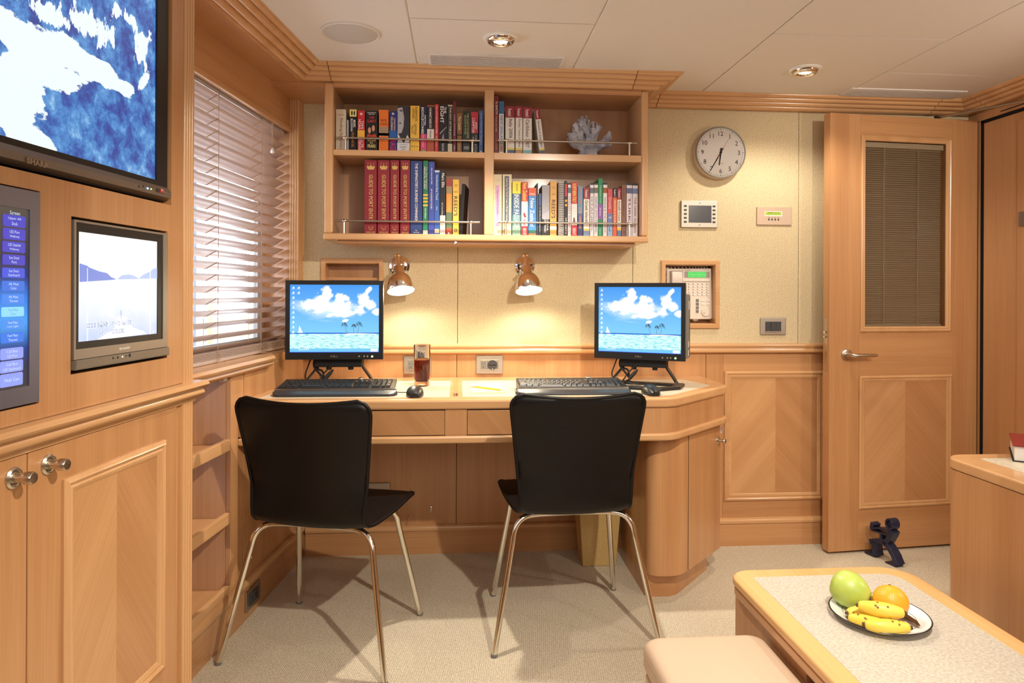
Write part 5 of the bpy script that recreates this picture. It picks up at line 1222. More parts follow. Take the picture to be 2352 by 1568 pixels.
# ================================================================== COFFEE TABLE
ZT = .43
tx0 = PZ(1705,1350,ZT).x; tx1 = (PZ(2201,1381,ZT).x+PZ(2352,1472,ZT).x)/2; tyf = (PZ(1750,1308,ZT).y+PZ(2000,1298,ZT).y)/2; txb = PZ(1919,1568,ZT).x
print('table', tx0, txb, tx1, tyf)
tx0 = (tx0+txb)/2
ct = thing('coffee_table', 'low coffee table with blond wood border and linen inlay', 'table', ((tx0+tx1)/2, 1.1, 0)); ty0 = .45
tpol = fillet([(tx0,ty0),(tx1,ty0),(tx1,tyf),(tx0,tyf)], [.03,.03,.09,.06], 8)
LT = wood('blond_border', 'Y', (.80,.50,.22), (.68,.38,.145), .2)
M().prism(tpol, ZT-.022, ZT).build('tabletop', LT, ct, bevel=.006, seg=4)
M().prism(fillet([(tx0+.004,ty0),(tx1-.004,ty0),(tx1-.004,tyf-.004),(tx0+.004,tyf-.004)], [.03,.03,.085,.055], 8), ZT-.048, ZT-.024).build('lower_edge', TY, ct, bevel=.004)
i0 = PZ(1750,1333,ZT); i1 = PZ(2080,1315,ZT)
bw = .052; print('inlay', i0.x-tx0, tyf-i0.y)
M().prism(fillet([(tx0+bw,ty0+bw),(tx1-bw,ty0+bw),(tx1-bw,tyf-bw),(tx0+bw,tyf-bw)], [.01,.01,.05,.012], 6), ZT-.001, ZT+.0007).build('linen_inlay', speckle('table_linen', (.47,.42,.35), (.62,.57,.49), 160, .5), ct)
M().box(tx0+.018, tyf-.40, .0, tx0+.035, tyf-.02, ZT-.048).build('side_panel', WZ, ct, bevel=.002)
M().box(tx0+.018, ty0+.02, .0, tx0+.035, ty0+.22, ZT-.048).build('side_panel', WZ, ct, bevel=.002)
M().box(tx1-.035, ty0+.02, .0, tx1-.018, tyf-.02, ZT-.048).build('side_panel', WZ, ct, bevel=.002)
M().box(tx0+.035, tyf-.036, 0, tx1-.035, tyf-.02, ZT-.048).build('end_panel', WX, ct, bevel=.002)
# ================================================================== OTTOMAN
ox0, ox1, oy1, oz = .443, tx0+.012, PZ(1640,1450,.36).y, .365; oy0 = oy1-.52; print('ottoman', ox1, oy1)
ot = thing('ottoman', 'beige leather ottoman tucked against the coffee table', 'ottoman', ((ox0+ox1)/2, (oy0+oy1)/2, 0))
def cushion(x0, x1, y0, y1, z0, z1, r, dome, name):
    cx_, cy2 = (x0+x1)/2, (y0+y1)/2; hx_, hy_ = (x1-x0)/2, (y1-y0)/2; m = M(); vs = []; NN = 48; lv = []
    for i in range(7): a = PI/2*i/6; lv.append((1-math.cos(a) , math.sin(a)))
    prof = [(r*(1-math.sin(PI/2*i/6)), z0+r*.6*(1-math.cos(PI/2*i/6))) for i in range(7)]+[(r*(1-math.cos(PI/2*i/8)), z1-r+r*math.sin(PI/2*i/8)) for i in range(9)]
    base = fillet([(-hx_,-hy_),(hx_,-hy_),(hx_,hy_),(-hx_,hy_)], .035, 8); nb_ = len(base)
    for d, z in prof:
        for bx, by in base: vs.append((cx_+bx*(1-d/hx_), cy2+by*(1-d/hy_), z))
    fs = [tuple(range(nb_-1,-1,-1))]+[(i*nb_+k, i*nb_+(k+1)%nb_, (i+1)*nb_+(k+1)%nb_, (i+1)*nb_+k) for i in range(len(prof)-1) for k in range(nb_)]
    last = (len(prof)-1)*nb_
    for s, dz in ((.8,.35),(.5,.75),(.2,.97)):
        o0 = len(vs)
        for bx, by in base: vs.append((cx_+bx*(1-r/hx_)*s, cy2+by*(1-r/hy_)*s, z1+dome*dz))
        fs += [(last+k, last+(k+1)%nb_, o0+(k+1)%nb_, o0+k) for k in range(nb_)]; last = o0
    fs.append(tuple(last+k for k in range(nb_)))
    return m.add(vs, fs).build(name, BEIGEL, ot, smooth=70)
cushion(ox0, ox1, oy0, oy1, .285, oz-.006, .026, .006, 'seat_cushion')
cushion(ox0+.004, ox1-.004, oy0+.004, oy1-.004, .01, .288, .014, 0, 'upholstered_base')
base = fillet([(ox0+.002,oy0+.002),(ox1-.002,oy0+.002),(ox1-.002,oy1-.002),(ox0+.002,oy1-.002)], .035, 8)
M().tube([(x,y,.333) for x, y in base], .0028, 6, closed=True).build('piping', BEIGEL, ot, smooth=80)
# ================================================================== PLATE WITH FRUIT
pcn = PZ(2019, 1411, ZT+.012); plx, ply = pcn.x, pcn.y
rp = (PZ(2139,1432,ZT+.014)-PZ(1899,1388,ZT+.014)).length/2; print('plate r', rp)
plt = thing('plate', 'white china plate with thin black rim line holding the fruit', 'plate', (plx, ply, ZT+.0012))
PORC = P('porcelain', (.86,.86,.85), .12, coat=.5)
M().lathe([(.0001,.0),(rp*.55,.0),(rp*.58,.003),(rp*.72,.006),(rp*.99,.0145),(rp,.0165),(rp*.985,.0175),(rp*.72,.0095),(rp*.64,.0055),(.0001,.005)], 72, caps=False).build('dish', PORC, plt, world=False, smooth=40)
M().lathe([(rp*.972,.0174),(rp*.988,.0182),(rp*1.003,.0166),(rp*.996,.0150)], 72, caps=False).build('rim_line', P('rim_black', (.02,.015,.015), .3), plt, world=False, smooth=60)
M().lathe([(rp*.716,.0097),(rp*.722,.0099),(rp*.728,.0101),(rp*.722,.0104)], 72, caps=False).build('inner_line', P('rim_silver', (.4,.4,.38), .3, .6), plt, world=False)
zf = ZT+.0075
def fruitmat(name, c1, c2, sc_=6, rough=.35, bump=0, bs=120):
    m, N, L, b = new_mat(name); t = N.new('ShaderNodeTexCoord'); n = N.new('ShaderNodeTexNoise'); n.inputs['Scale'].default_value = sc_; n.inputs['Detail'].default_value = 4
    L.new(t.outputs['Object'], n.inputs['Vector']); r = ramp(N, [(.35, c1), (.65, c2)]); L.new(n.outputs['Fac'], r.inputs[0]); L.new(r.outputs[0], b.inputs['Base Color']); b.inputs['Roughness'].default_value = rough
    b.inputs['Subsurface Weight'].default_value = .1; b.inputs['Subsurface Scale'].default_value = .01
    if bump:
        v = N.new('ShaderNodeTexVoronoi'); v.inputs['Scale'].default_value = bs; L.new(t.outputs['Object'], v.inputs['Vector']); bp = N.new('ShaderNodeBump'); bp.inputs['Strength'].default_value = bump; bp.inputs['Distance'].default_value = .001
        L.new(v.outputs['Distance'], bp.inputs['Height']); L.new(bp.outputs[0], b.inputs['Normal'])
    return m
mpx = .76*FPX/742   # metres depth scale at the plate is handled by PZ below
pp = PZ(1962, 1362, ZT+.045); ps_ = PZ(2008, 1374, ZT+.045)
pr_ = thing('pear', 'large green pear lying at the back left of the plate', 'pear', (pp.x, pp.y, zf))
dx_ = Vector((ps_.x-pp.x, ps_.y-pp.y-.012, 0)); dx_.normalize(); rot_ = Vector((dx_.x, dx_.y, -.18)).to_track_quat('Z','Y').to_matrix().to_4x4()
PE = Matrix.Translation((pp.x-dx_.x*.012, pp.y-dx_.y*.012, ZT+.0505)) @ rot_
M(PE).lathe([(.0001,-.040),(.012,-.0395),(.028,-.034),(.039,-.020),(.042,-.003),(.040,.012),(.034,.026),(.026,.037),(.017,.045),(.008,.049),(.004,.047),(.0001,.045)], 36).build('flesh', fruitmat('pear_green', (.42,.55,.09), (.55,.66,.16), 14), pr_, smooth=True)
M(PE).tube([(0,0,.045),(.001,.001,.055),(.004,.002,.062)], [.0028,.0024,.0032], 8).build('stem', P('stem_brown', (.12,.07,.04), .7), pr_, smooth=60)
po = PZ(2044, 1385, ZT+.043); org = thing('orange', 'ripe orange beside the pear on the plate', 'orange', (po.x, po.y, zf))
OM = Matrix.Translation((po.x+.004, po.y+.004, ZT+.0445)) @ Matrix.Rotation(-.25, 4, 'X') @ Matrix.Rotation(.1, 4, 'Y')
M(OM).ball((0,0,0), (.0385,.0385,.0365), 36, 22).build('peel', fruitmat('orange_peel', (.95,.38,.02), (1.0,.47,.04), 5, .32, .35, 420), org, smooth=True)
M(OM).lathe([(.0001,.0372),(.0035,.0375),(.003,.0365)], 10).build('stem_scar', P('scar_green', (.2,.16,.04), .7), org)
BAN = fruitmat('banana_yellow', (.88,.62,.06), (.95,.72,.12), 10, .4)
TIP = P('banana_tip', (.10,.06,.03), .7); SPOT = P('banana_spot', (.30,.15,.04), .6)
def banana(label, a, b, sag, z0, z1, r=.0165, seed=0):
    A_, B_ = PZ(*a, z0), PZ(*b, z1); mid = (A_+B_)/2; ax = B_-A_; ln = ax.length; side = Vector((ax.y, -ax.x, 0)).normalized()*sag
    root = thing('banana', label, 'banana', tuple(mid), 0, 'bananas on the plate')
    ctl = [A_, A_.lerp(B_, .25)+side*.75, mid+side, A_.lerp(B_, .75)+side*.75, B_]; pts = crom(ctl, 6); n = len(pts)
    rs_ = [r*max(.22, min(1, math.sin(PI*(.07+.86*i/(n-1)))**.55*1.02)) for i in range(n)]; rs_[0] = r*.25; rs_[-1] = r*.28
    M().tube(pts, rs_, 10).build('skin', BAN, root, smooth=55, sub=1)
    M().tube([pts[0]-(pts[1]-pts[0]).normalized()*.004, pts[0]+(pts[1]-pts[0])*.08], [r*.2, r*.3], 8).build('dark_tip', TIP, root)
    M().tube([pts[-1]+(pts[-1]-pts[-2]).normalized()*.005, pts[-1]-(pts[-1]-pts[-2])*.1], [r*.22, r*.34], 8).build('stem_end', TIP, root)
    rn = random.Random(seed)
    for i in range(4):
        j = rn.randint(3, n-5); c = pts[j]; q = rn.uniform(-.5, 1.3)
        d = (pts[j+1]-pts[j-1]).normalized(); up = Vector((0,0,1)); sd = d.cross(up).normalized(); nn = (up*math.cos(q)+(-sd if sd.y > 0 else sd)*math.sin(q)).normalized()
        Q = nn.to_track_quat('Z','Y').to_matrix().to_4x4()
        M(Matrix.Translation(c+nn*rs_[j]*.985) @ Q).lathe([(.0001,.0006),(rn.uniform(.0012,.0024),.0003),(.0028,-.0012)], 8).build('brown_spot', SPOT, root)
zbn1, zbn2 = ZT+.026, ZT+.052
banana('back banana half under the topmost banana', (1946,1407), (2030,1412), -.008, zbn1, zbn1, .0155, 3)
banana('middle banana whose tip points to the plate rim at left', (1948,1417), (2045,1436), .006, zbn1-.001, zbn1, .016, 5)
banana('topmost banana lying across the others against the orange', (1970,1389), (2078,1408), .003, zbn2+.002, zbn2, .0175, 8)
banana('front banana nearest the viewer with a black split tip', (1985,1433), (2090,1441), .004, zbn1, zbn1, .0175, 12)
ka, kb_ = PZ(2075,1411,ZT+.014), PZ(2113,1437,ZT+.019)
kn = thing('knife', 'dark reflecting table knife with its tip on the plate rim', 'knife', tuple(ka))
dk = (kb_-ka); sdk = Vector((-dk.y, dk.x, 0)).normalized()
k0 = ka-dk*1.2; bl = [k0+sdk*.007, ka+sdk*.009, ka+dk*.6+sdk*.009, kb_+sdk*.001, kb_-sdk*.004, ka-sdk*.006, k0-sdk*.006]
M().add([tuple(p+Vector((0,0,.0012))) for p in bl]+[tuple(p-Vector((0,0,.0012))) for p in bl], [tuple(range(7))[::-1], tuple(range(7,14))]+[(i,(i+1)%7,7+(i+1)%7,7+i) for i in range(7)]).build('blade', P('knife_steel', (.25,.20,.16), .15, 1), kn)
# ================================================================== CREDENZA
ZQ = .73
cc = PZ(2207,1062,ZQ); ce = PZ(2352,1106,ZQ); cb_ = PZ(2300,1041,ZQ); print('cred', cc, ce, cb_)
qx0, qy1 = (cc.x+ce.x)/2, cb_.y
cr = thing('credenza', 'wooden side cabinet with linen inlaid top at the right edge', 'cabinet', (1.9, 1.2, 0))
M().prism(fillet([(qx0,.5),(XR-.02,.5),(XR-.02,qy1),(qx0,qy1)], [.03,.0,.0,.06], 8), ZQ-.030, ZQ).build('countertop', TX, cr, bevel=.006, seg=4)
M().prism(fillet([(qx0+.003,.505),(XR-.02,.505),(XR-.02,qy1-.003),(qx0+.003,qy1-.003)], [.03,.0,.0,.055], 8), 0, ZQ-.031).build('body', WZ, cr, smooth=30)
M().prism(fillet([(qx0+.075,.57),(XR-.1,.57),(XR-.1,qy1-.055),(qx0+.075,qy1-.055)], .01), ZQ-.001, ZQ+.0008).build('linen_inlay', INLAY, cr)
bq = PZ(2326,1060,ZQ); bq2 = PZ(2352,1064,ZQ)
bk = thing('book', 'dark red hardback lying flat on the side cabinet at the right edge', 'book', (bq.x, bq.y, ZQ+.0008)); bA = math.radians(-38)
BM = Matrix.Rotation(bA, 4, 'Z'); th_ = .045; print('bookpt', bq)
M(BM).box(0, 0, 0, .15, .20, .003).build('back_cover', BLACKM, bk, world=False); M(BM).box(0, 0, th_-.003, .15, .20, th_).build('front_cover', P('book_dark_red', (.22,.02,.02), .4), bk, world=False)
M(BM).box(0.004, .004, .003, .147, .196, th_-.003).build('page_block', P('pages_white', (.72,.66,.60), .8), bk, world=False)
# ================================================================== CORAL
rnd = random.Random(21)
cxp0 = PY(1352, 350, YBK+.10); cw = (PY(1408,300,YBK+.10).x-PY(1296,300,YBK+.10).x)/2; chh = PY(1350,261,YBK+.10).z-zr[1]; print('coral', cw, chh)
cor = thing('coral', 'grey-white branching coral on the upper right shelf behind the rail', 'coral', (cxp0.x, YBK+.115, zr[1]+.0005))
m = M()
def fan(p, d, ln, w_, dep):
    n = 3; 
    for i in range(n):
        t = (i+.5)/n; c = p+d*ln*t; q = d.to_track_quat('Z','Y').to_matrix().to_4x4()
        m.ball((0,0,0), (w_*(1-.15*t), w_*.42, ln/n*.85), 8, 6, Matrix.Translation(c) @ q @ Matrix.Rotation(rnd.uniform(-.6,.6), 4, 'Z'))
    if dep == 0:
        e_ = p+d*ln
        for k in range(3):
            dd = (d+Vector((rnd.uniform(-.8,.8), rnd.uniform(-.5,.5), rnd.uniform(-.1,.5)))).normalized(); q = dd.to_track_quat('Z','Y').to_matrix().to_4x4()
            m.ball((0,0,0), (w_*.42, w_*.25, w_*.85), 7, 5, Matrix.Translation(e_+dd*w_*.5) @ q)
        return
    for k in range(3 if dep > 1 else 2):
        dd = (d*.8+Vector((rnd.uniform(-.75,.75), rnd.uniform(-.7,.5), rnd.uniform(-.15,.35)))).normalized(); fan(p+d*ln*.9, dd, ln*.72, w_*.86, dep-1)
for k in range(11):
    a = -1.45+2.9*k/10; dd = Vector((math.sin(a), rnd.uniform(-.55,.4), math.cos(a)*.9+.12)).normalized()
    fan(Vector((math.sin(a)*.018, 0, .022)), dd, .036+rnd.uniform(0,.010), .0135, 2)
m.ball((0,0,.012), (.048,.034,.016), 14, 8); m.ball((.0,0,.03), (.035,.028,.025), 12, 8)
zmx = max(v.z for v in m.v); zmn = min(v.z for v in m.v); xmx = max(abs(v.x) for v in m.v)
m.v = [Vector((v.x*cw/xmx, max(-.07, min(.085, v.y*.8)), (v.z-max(zmn,0))*chh/(zmx-max(zmn,0)) if v.z > 0 else 0)) for v in m.v]
CORM = fruitmat('coral_grey', (.30,.31,.38), (.56,.57,.62), 28, .9, .5, 160)
co = m.build('coral_body', CORM, cor, world=False)
rm = co.modifiers.new('remesh', 'REMESH'); rm.mode = 'VOXEL'; rm.voxel_size = .0024; rm.use_smooth_shade = True
tx_ = D.textures.new('coral_noise', 'CLOUDS'); tx_.noise_scale = .012
ds = co.modifiers.new('rough', 'DISPLACE'); ds.texture = tx_; ds.strength = .006; ds.mid_level = .5
# ================================================================== BOOKS
YS = YBK+.042
def sx(u, crop): return (740 if crop == 1 else 1110) + u/4.1256
def sv(v): return 180 + v/4.1256
PAGES = P('book_pages', (.66,.58,.46), .9)
GR = {1: 'paperbacks on the upper left shelf', 2: 'reference books on the lower left shelf', 3: 'travel guides on the upper right shelf', 4: 'travel guides on the lower right shelf'}
SH = {1: (1, zl[1]), 2: (1, zb1), 3: (2, zr[1]), 4: (2, zb1)}
def book(shelf, u0, u1, vt, col, label, bands=(), texts=(), lean=0, depth=.125, vb=None, dy=0, twist=0, extra=None):
    crop, z0 = SH[shelf]; z0 += .0006
    Y = YS+dy; a = PY(sx(u0, crop), sv(vt), Y); b = PY(sx(u1, crop), sv(vt), Y)
    wd = (b.x-a.x)-.0008; ht = a.z-z0; xc = (a.x+b.x)/2
    if lean:
        bb = PY(sx((vb[0]+vb[1])/2, crop), 350, Y); xt = xc; xc = bb.x; wd = wd*math.cos(lean)
        z0 += wd/2*abs(math.sin(lean))+.0004
    r = thing('book', label, 'book', (xc, Y, z0), 0, GR[shelf], rot=(0, lean, twist))
    cm = ink(*col); h = wd/2; t = min(.0018, wd*.12); L_ = dict(world=False)
    M().box(-h, 0, 0, h, t, ht).box(-h, t, 0, -h+t, depth, ht).box(h-t, t, 0, h, depth, ht).build('cover', cm, r, **L_)
    M().box(-h+t, t, .002, h-t, depth-.003, ht-.002).build('page_block', PAGES, r, **L_)
    for f0, f1, c in bands:
        m = M(); zt_, zb_ = ht*(1-f0), ht*(1-f1)
        m.box(-h-.0001, -.0003, zb_, h+.0001, t*.5, zt_).build('spine_band', ink(*c), r, **L_)
    byc = {}
    for (k, s, f0, f1, c0, c1, c) in texts:
        m = byc.setdefault((c, s[:4]), M()); cx_ = -h+wd*(c0+c1)/2; cz = ht*(1-(f0+f1)/2)
        if k == 'v': m.text(s, ht*(f1-f0), wd*(c1-c0), T(cx_, -.0006, cz) @ DOWN, .012)
        else: m.text(s, wd*(c1-c0), ht*(f1-f0), T(cx_, -.0006, cz) @ FRONT, .012)
    for (c, _), m in byc.items(): m.build('spine_lettering', ink(*c), r, **L_)
    if extra: extra(r, h, ht)
    return r
K = (25,22,22); Wt = (238,232,225); CR = (226,214,190); GD = (205,170,95); RD = (190,35,40); YL = (240,190,70)
# upper left
book(1, 130, 226, 292, CR, 'cream paperback, first upright on the upper left shelf', [], [('h','NEW YORK TIMES BESTSELLER',.12,.145,.15,.8,(190,90,80)),('v','Finding Serenity',.22,.92,.35,.68,(120,115,110)),('h','A NOVEL',.93,.96,.2,.7,(190,90,80))])
b_ = book(1, 233, 243, 392, (215,212,210), 'thin white booklet between the cream and the flame-topped paperbacks', dy=.004)
b_ = book(1, 245, 253, 395, (185,185,190), 'thin pale grey booklet squeezed beside the flame-topped paperback', dy=.002)
def flames(r, h, ht):
    m = M()
    for x in (-h*.35, h*.35): m.prism(fillet([(x-h*.16,ht*.86),(x+h*.16,ht*.86),(x+h*.22,ht*.93),(x,ht*.985),(x-h*.22,ht*.93)], .001), .0004, .0008, FRONT)
    m.build('spine_picture', ink(*K), r, world=False)
book(1, 260, 327, 293, K, 'black paperback with a yellow flame picture at the spine top', [(0,.17,(245,225,140))], [('v','MARK',.25,.43,.50,.88,Wt),('v','BILLINGHAM',.22,.52,.14,.46,Wt),('v','THE BURNING GIRL',.54,.90,.28,.62,(205,140,50))], extra=flames)
book(1, 335, 405, 303, (205,45,45), 'red and orange paperback with white lettering and a yellow panel', [(.48,.66,(245,185,60))], [('h','*',.05,.12,.3,.7,Wt),('v','TAMI',.25,.44,.52,.85,Wt),('v','HOAG',.22,.46,.10,.48,Wt),('v','KILL THE',.68,.9,.55,.85,Wt),('v','MESSENGER',.66,.97,.15,.48,Wt)])
def faces(r, h, ht):
    m = M()
    for x, z in ((-h*.35, ht*.52), (h*.3, ht*.57)): m.prism([(x+h*.26*math.cos(2*PI*k/14), z+ht*.075*math.sin(2*PI*k/14)) for k in range(14)], .0004, .0007, FRONT)
    m.build('spine_picture', ink(205,150,115), r, world=False)
    M().prism([(-h*.9,ht*.36),(h*.9,ht*.36),(h*.6,ht*.44),(0,ht*.40),(-h*.6,ht*.44)], .0004, .0007, FRONT).build('spine_picture', ink(190,60,30), r, world=False)
book(1, 412, 526, 303, (22,16,18), 'thick black paperback with red author lettering and two faces', [], [('h','WORLDWIDE NO.1',.04,.065,.12,.88,Wt),('h','BESTSELLER',.08,.10,.25,.75,Wt),('h','TOM',.14,.20,.28,.68,(215,60,55)),('h','CLANCY',.22,.29,.12,.88,(215,60,55)),('h','THE SUM OF',.70,.75,.14,.86,(225,190,110)),('h','ALL',.76,.80,.35,.65,(225,190,110)),('h','FEARS',.82,.90,.18,.84,(245,225,120))], extra=faces)
book(1, 538, 630, 297, (235,120,35), 'orange paperback with a misty landscape band', [(.40,.62,(165,135,105)),(.55,.61,(110,100,95))], [('h','BRYCE',.22,.28,.2,.8,(120,60,25)),('h','COURTENAY',.31,.36,.06,.94,(120,60,25))])
book(1, 637, 710, 309, (35,45,120), 'navy blue paperback with red letters running up its lower half', [(.48,.68,(35,95,170))], [('h','B',.04,.09,.35,.65,Wt),('v','JONATHAN',.17,.47,.52,.80,(225,200,150)),('v','KELLERMAN',.14,.47,.18,.46,(225,200,150)),('v','RAGE',.70,.99,.10,.9,(205,40,60))])
def portrait(r, h, ht):
    M().prism([(-h*.95,ht*.95),(-h*.2,ht*.97),(h*.1,ht*.75),(h*.0,ht*.55),(-h*.3,ht*.42),(-h*.95,ht*.40)], .0004, .0006, FRONT).build('spine_picture', ink(175,172,175), r, world=False)
    M().prism([(-h*.75,ht*.895),(-h*.4,ht*.915),(-h*.05,ht*.89),(-h*.4,ht*.875)], .0006, .0009, FRONT).build('spine_picture', ink(60,58,62), r, world=False)
    M().prism([(-h*.8,ht*.63),(-h*.45,ht*.645),(-h*.3,ht*.62),(-h*.6,ht*.605)], .0006, .0009, FRONT).build('spine_picture', ink(90,85,90), r, world=False)
    M().prism([(-h*.95,ht*.22),(-h*.95,ht*.42),(-h*.1,ht*.22)], .0004, .0007, FRONT).build('spine_picture', ink(215,212,215), r, world=False)
    M().prism([(h*.15,ht*.22),(h*.6,ht*.38),(h*.95,ht*.30),(h*.95,ht*.22)], .0004, .0007, FRONT).build('spine_picture', ink(215,212,215), r, world=False)
book(1, 712, 832, 259, (48,46,50), 'thick paperback with a black and white portrait photo on the spine', [(.79,1,(222,218,215))], [('h','THE DIARIES OF',.82,.84,.2,.8,(120,115,115)),('h','Caroline',.86,.90,.22,.72,(90,85,85)),('h','Law',.91,.945,.35,.62,(90,85,85))], extra=portrait)
book(1, 836, 923, 258, YL, 'golden yellow paperback with dark vertical lettering on the upper left shelf', [], [('v','ROBERTSON',.03,.33,.52,.76,(90,60,30)),('v','- DAVIES -',.03,.31,.20,.44,(90,60,30)),('v','DEPTFORD',.39,.62,.42,.68,(90,60,30)),('v','TRILOGY',.41,.60,.10,.34,(90,60,30)),('h','* * *',.85,.88,.1,.85,(90,60,30))])
def dot(r, h, ht): M().prism([(h*.45*math.cos(2*PI*k/16)-h*.1, ht*.045+h*.45*math.sin(2*PI*k/16)) for k in range(16)], .0004, .0008, FRONT).build('green_dot', ink(70,190,80), r, world=False)
book(1, 932, 992, 260, (32,38,66), 'black and blue paperback with a pink foot and green dot sticker', [(.60,1,(215,70,110))], [('v','PETER',.20,.42,.60,.86,Wt),('v','BIDDLECOMBE',.03,.60,.14,.52,Wt),('v','French Lessons',.62,.88,.3,.6,(245,180,200))], extra=dot)
book(1, 995, 1062, 253, (178,85,55), 'rust-coloured paperback with a black title box', [(.03,.50,(35,28,28)),(.50,.70,(225,215,200))], [('v','ONE MARKET UNDER GOD',.05,.48,.3,.62,Wt),('v','THOMAS FRANK',.52,.68,.35,.6,(60,50,50))])
book(1, 1067, 1104, 244, (205,50,50), 'slim red paperback left of the tall black one on the upper left shelf', [], [('v','Fear and Loathing in Las Vegas',.04,.60,.3,.72,(250,225,215)),('v','Thompson',.64,.88,.3,.6,(250,225,215))])
book(1, 1107, 1189, 246, (20,18,20), 'black paperback with large white letters and violet streaks', [], [('v','THE',.05,.18,.58,.86,Wt),('v','EIGHT',.04,.38,.14,.56,Wt),('v','Katherine Neville',.80,.95,.35,.65,(200,195,205))], extra=lambda r, h, ht: M().prism([(-h*.8,ht*.42),(h*.8,ht*.55),(h*.8,ht*.53),(-h*.8,ht*.38)], .0004, .0007, FRONT).prism([(-h*.3,ht*.30),(h*.05,ht*.42),(h*.25,ht*.28),(h*.1,ht*.24)], .0004, .0007, FRONT).build('spine_picture', ink(150,135,160), r, world=False))
book(1, 1191, 1235, 250, (200,190,160), 'slim cream and black paperback beside the thin crimson one', [(.03,.80,(60,56,54))], [('v','THE DAY OF THE JACKAL',.05,.78,.25,.75,CR)])
book(1, 1241, 1270, 215, (110,22,42), 'thin tall crimson book, tallest on the upper left shelf', [], [('v','lonely planet',.26,.40,.3,.7,(230,200,205)),('v','World Travel Guide',.42,.66,.3,.7,(230,200,205)),('v','edition',.84,.95,.3,.7,(230,200,205))])
book(1, 1278, 1325, 330, (135,88,48), 'small brown paperback between the crimson and dark green books', [(.52,.56,(60,40,30))], [('v','The Castle',.07,.42,.25,.8,(220,200,165)),('v','a novel',.66,.9,.35,.65,(200,175,140))])
book(1, 1333, 1406, 309, (34,40,34), 'dark paperback with yellow-green lettering near the divider', [], [('v',"TOM CLANCY'S OP-CENTER",.05,.64,.52,.80,(165,170,100)),('v','BALANCE OF POWER',.10,.55,.20,.44,(165,170,100)),('h','CREATED BY',.83,.855,.15,.85,Wt),('h','TOM CLANCY',.87,.895,.15,.85,Wt)])
book(1, 1411, 1478, 318, (192,42,62), 'paperback with red top and black lower spine near the divider', [(.50,1,(28,24,26))], [('v','JODI',.24,.40,.55,.85,Wt),('v','COMPTON',.14,.50,.14,.50,Wt),('v','T H E  3 7 t h',.55,.95,.58,.8,(205,200,195)),('v','H O U R',.60,.92,.2,.42,(205,200,195))])
book(1, 1486, 1528, 303, (58,88,140), 'slim blue book against the central divider', [], [('v',"Weather Predictor's Gale / Tony Ward",.05,.78,.3,.7,(175,195,225)),('h','H',.92,.97,.3,.7,Wt)], depth=.14)
# lower left
def crest(r, h, ht):
    m = M(); z = ht*.925; g_ = .0009
    m.prism([(-h*.68,z-.006),(-h*.5,z+.002),(-h*.3,z-.004),(0,z+.004),(h*.3,z-.004),(h*.5,z+.002),(h*.68,z-.006),(h*.45,z-.016),(-h*.45,z-.016)], .0004, g_, FRONT)
    for x in (-.45, 0, .45): m.prism([(h*x+.0016*math.cos(k*PI/4), z+.009+.0026*math.sin(k*PI/4)) for k in range(8)], .0004, g_, FRONT)
    m.build('gold_crest', ink(*GD), r, world=False)
words_ = ('leftmost', 'second', 'third', 'rightmost'); vols = (('2005-2006','A-K'),('2005-2006','L-Y'),('2007-2008','L-Y'),('2007-2008','A-K'))
for i, (a, b) in enumerate(((403,519),(527,640),(646,731),(741,833))):
    book(2, a, b, 774, (140,30,42), ('leftmost of the four tall maroon books with gold crests', 'second from the left of the four tall maroon crested books', 'third from the left of the four tall maroon crested books', 'rightmost of the four tall maroon crested books, beside the navy one')[i], [],
         [('v','GUIDE TO PORT ENTRY',.195,.835,.35,.68,GD),('h','A - K' if i in (0,3) else 'L - Y',.895,.915,.3,.75,GD),('h','TEXT' if i < 2 else 'PLANS',.925,.945,.35,.7,GD),('h','SHIPPING GUIDES',.965,.985,.15,.88,GD)], depth=.20, extra=crest)
book(2, 838, 951, 781, (42,62,122), 'tall navy book beside the maroon row with white serif lettering', [], [('v',"THE SHIPMASTER'S BUSINESS COMPANION",.03,.83,.38,.62,Wt),('h','The',.935,.95,.4,.6,Wt),('h','Nautical Institute',.96,.975,.25,.75,Wt)], depth=.20)
book(2, 957, 1005, 780, (35,125,85), 'tall green book with four yellow stripes', [(.45,.475,(230,190,80)),(.495,.52,(230,190,80)),(.54,.565,(230,190,80)),(.59,.615,(230,190,80)),(.94,.99,(225,225,215))], [('v',"The Ship Captain's",.08,.39,.55,.82,Wt),('v','MEDICAL GUIDE',.08,.38,.15,.47,Wt),('v','22nd Edition',.64,.78,.35,.65,Wt)], depth=.19)
book(2, 1010, 1066, 788, (60,75,165), 'tall royal blue book to the right of the striped green one', [], [('h','o',.045,.055,.35,.65,(235,150,60)),('v','ASD Admiralty 2006',.08,.31,.35,.62,Wt),('v','SHIP TO SHORE PILOT VOLUME 1',.37,.65,.35,.62,Wt)], depth=.19)
book(2, 1067, 1113, 866, (52,92,168), 'shorter blue book with white serif title on the lower left shelf', [(.01,.035,(225,228,232)),(.91,.97,(222,212,180))], [('v','Northwest Boat Travel',.08,.46,.25,.72,(200,215,240)),('v','2006',.56,.62,.3,.6,(170,190,225))], depth=.17)
book(2, 1117, 1170, 866, (24,22,26), 'black book with a white lower spine between the blue and striped books', [(.70,1,(205,200,198))], [('v','Marc Ellis',.05,.27,.3,.8,(240,240,238)),('v','with Corinne Molinari',.50,.70,.3,.58,(205,200,205))], depth=.16)
book(2, 1176, 1232, 946, (165,62,55), 'multicoloured book banded red, tan, orange and green', [(.14,.27,(160,135,95)),(.27,.60,(228,145,55)),(.60,.88,(95,115,85)),(.88,.94,(185,80,50))], [('v','The Cruising Guide',.32,.57,.35,.65,(235,190,110)),('h','K',.95,.985,.35,.65,Wt)], depth=.16)
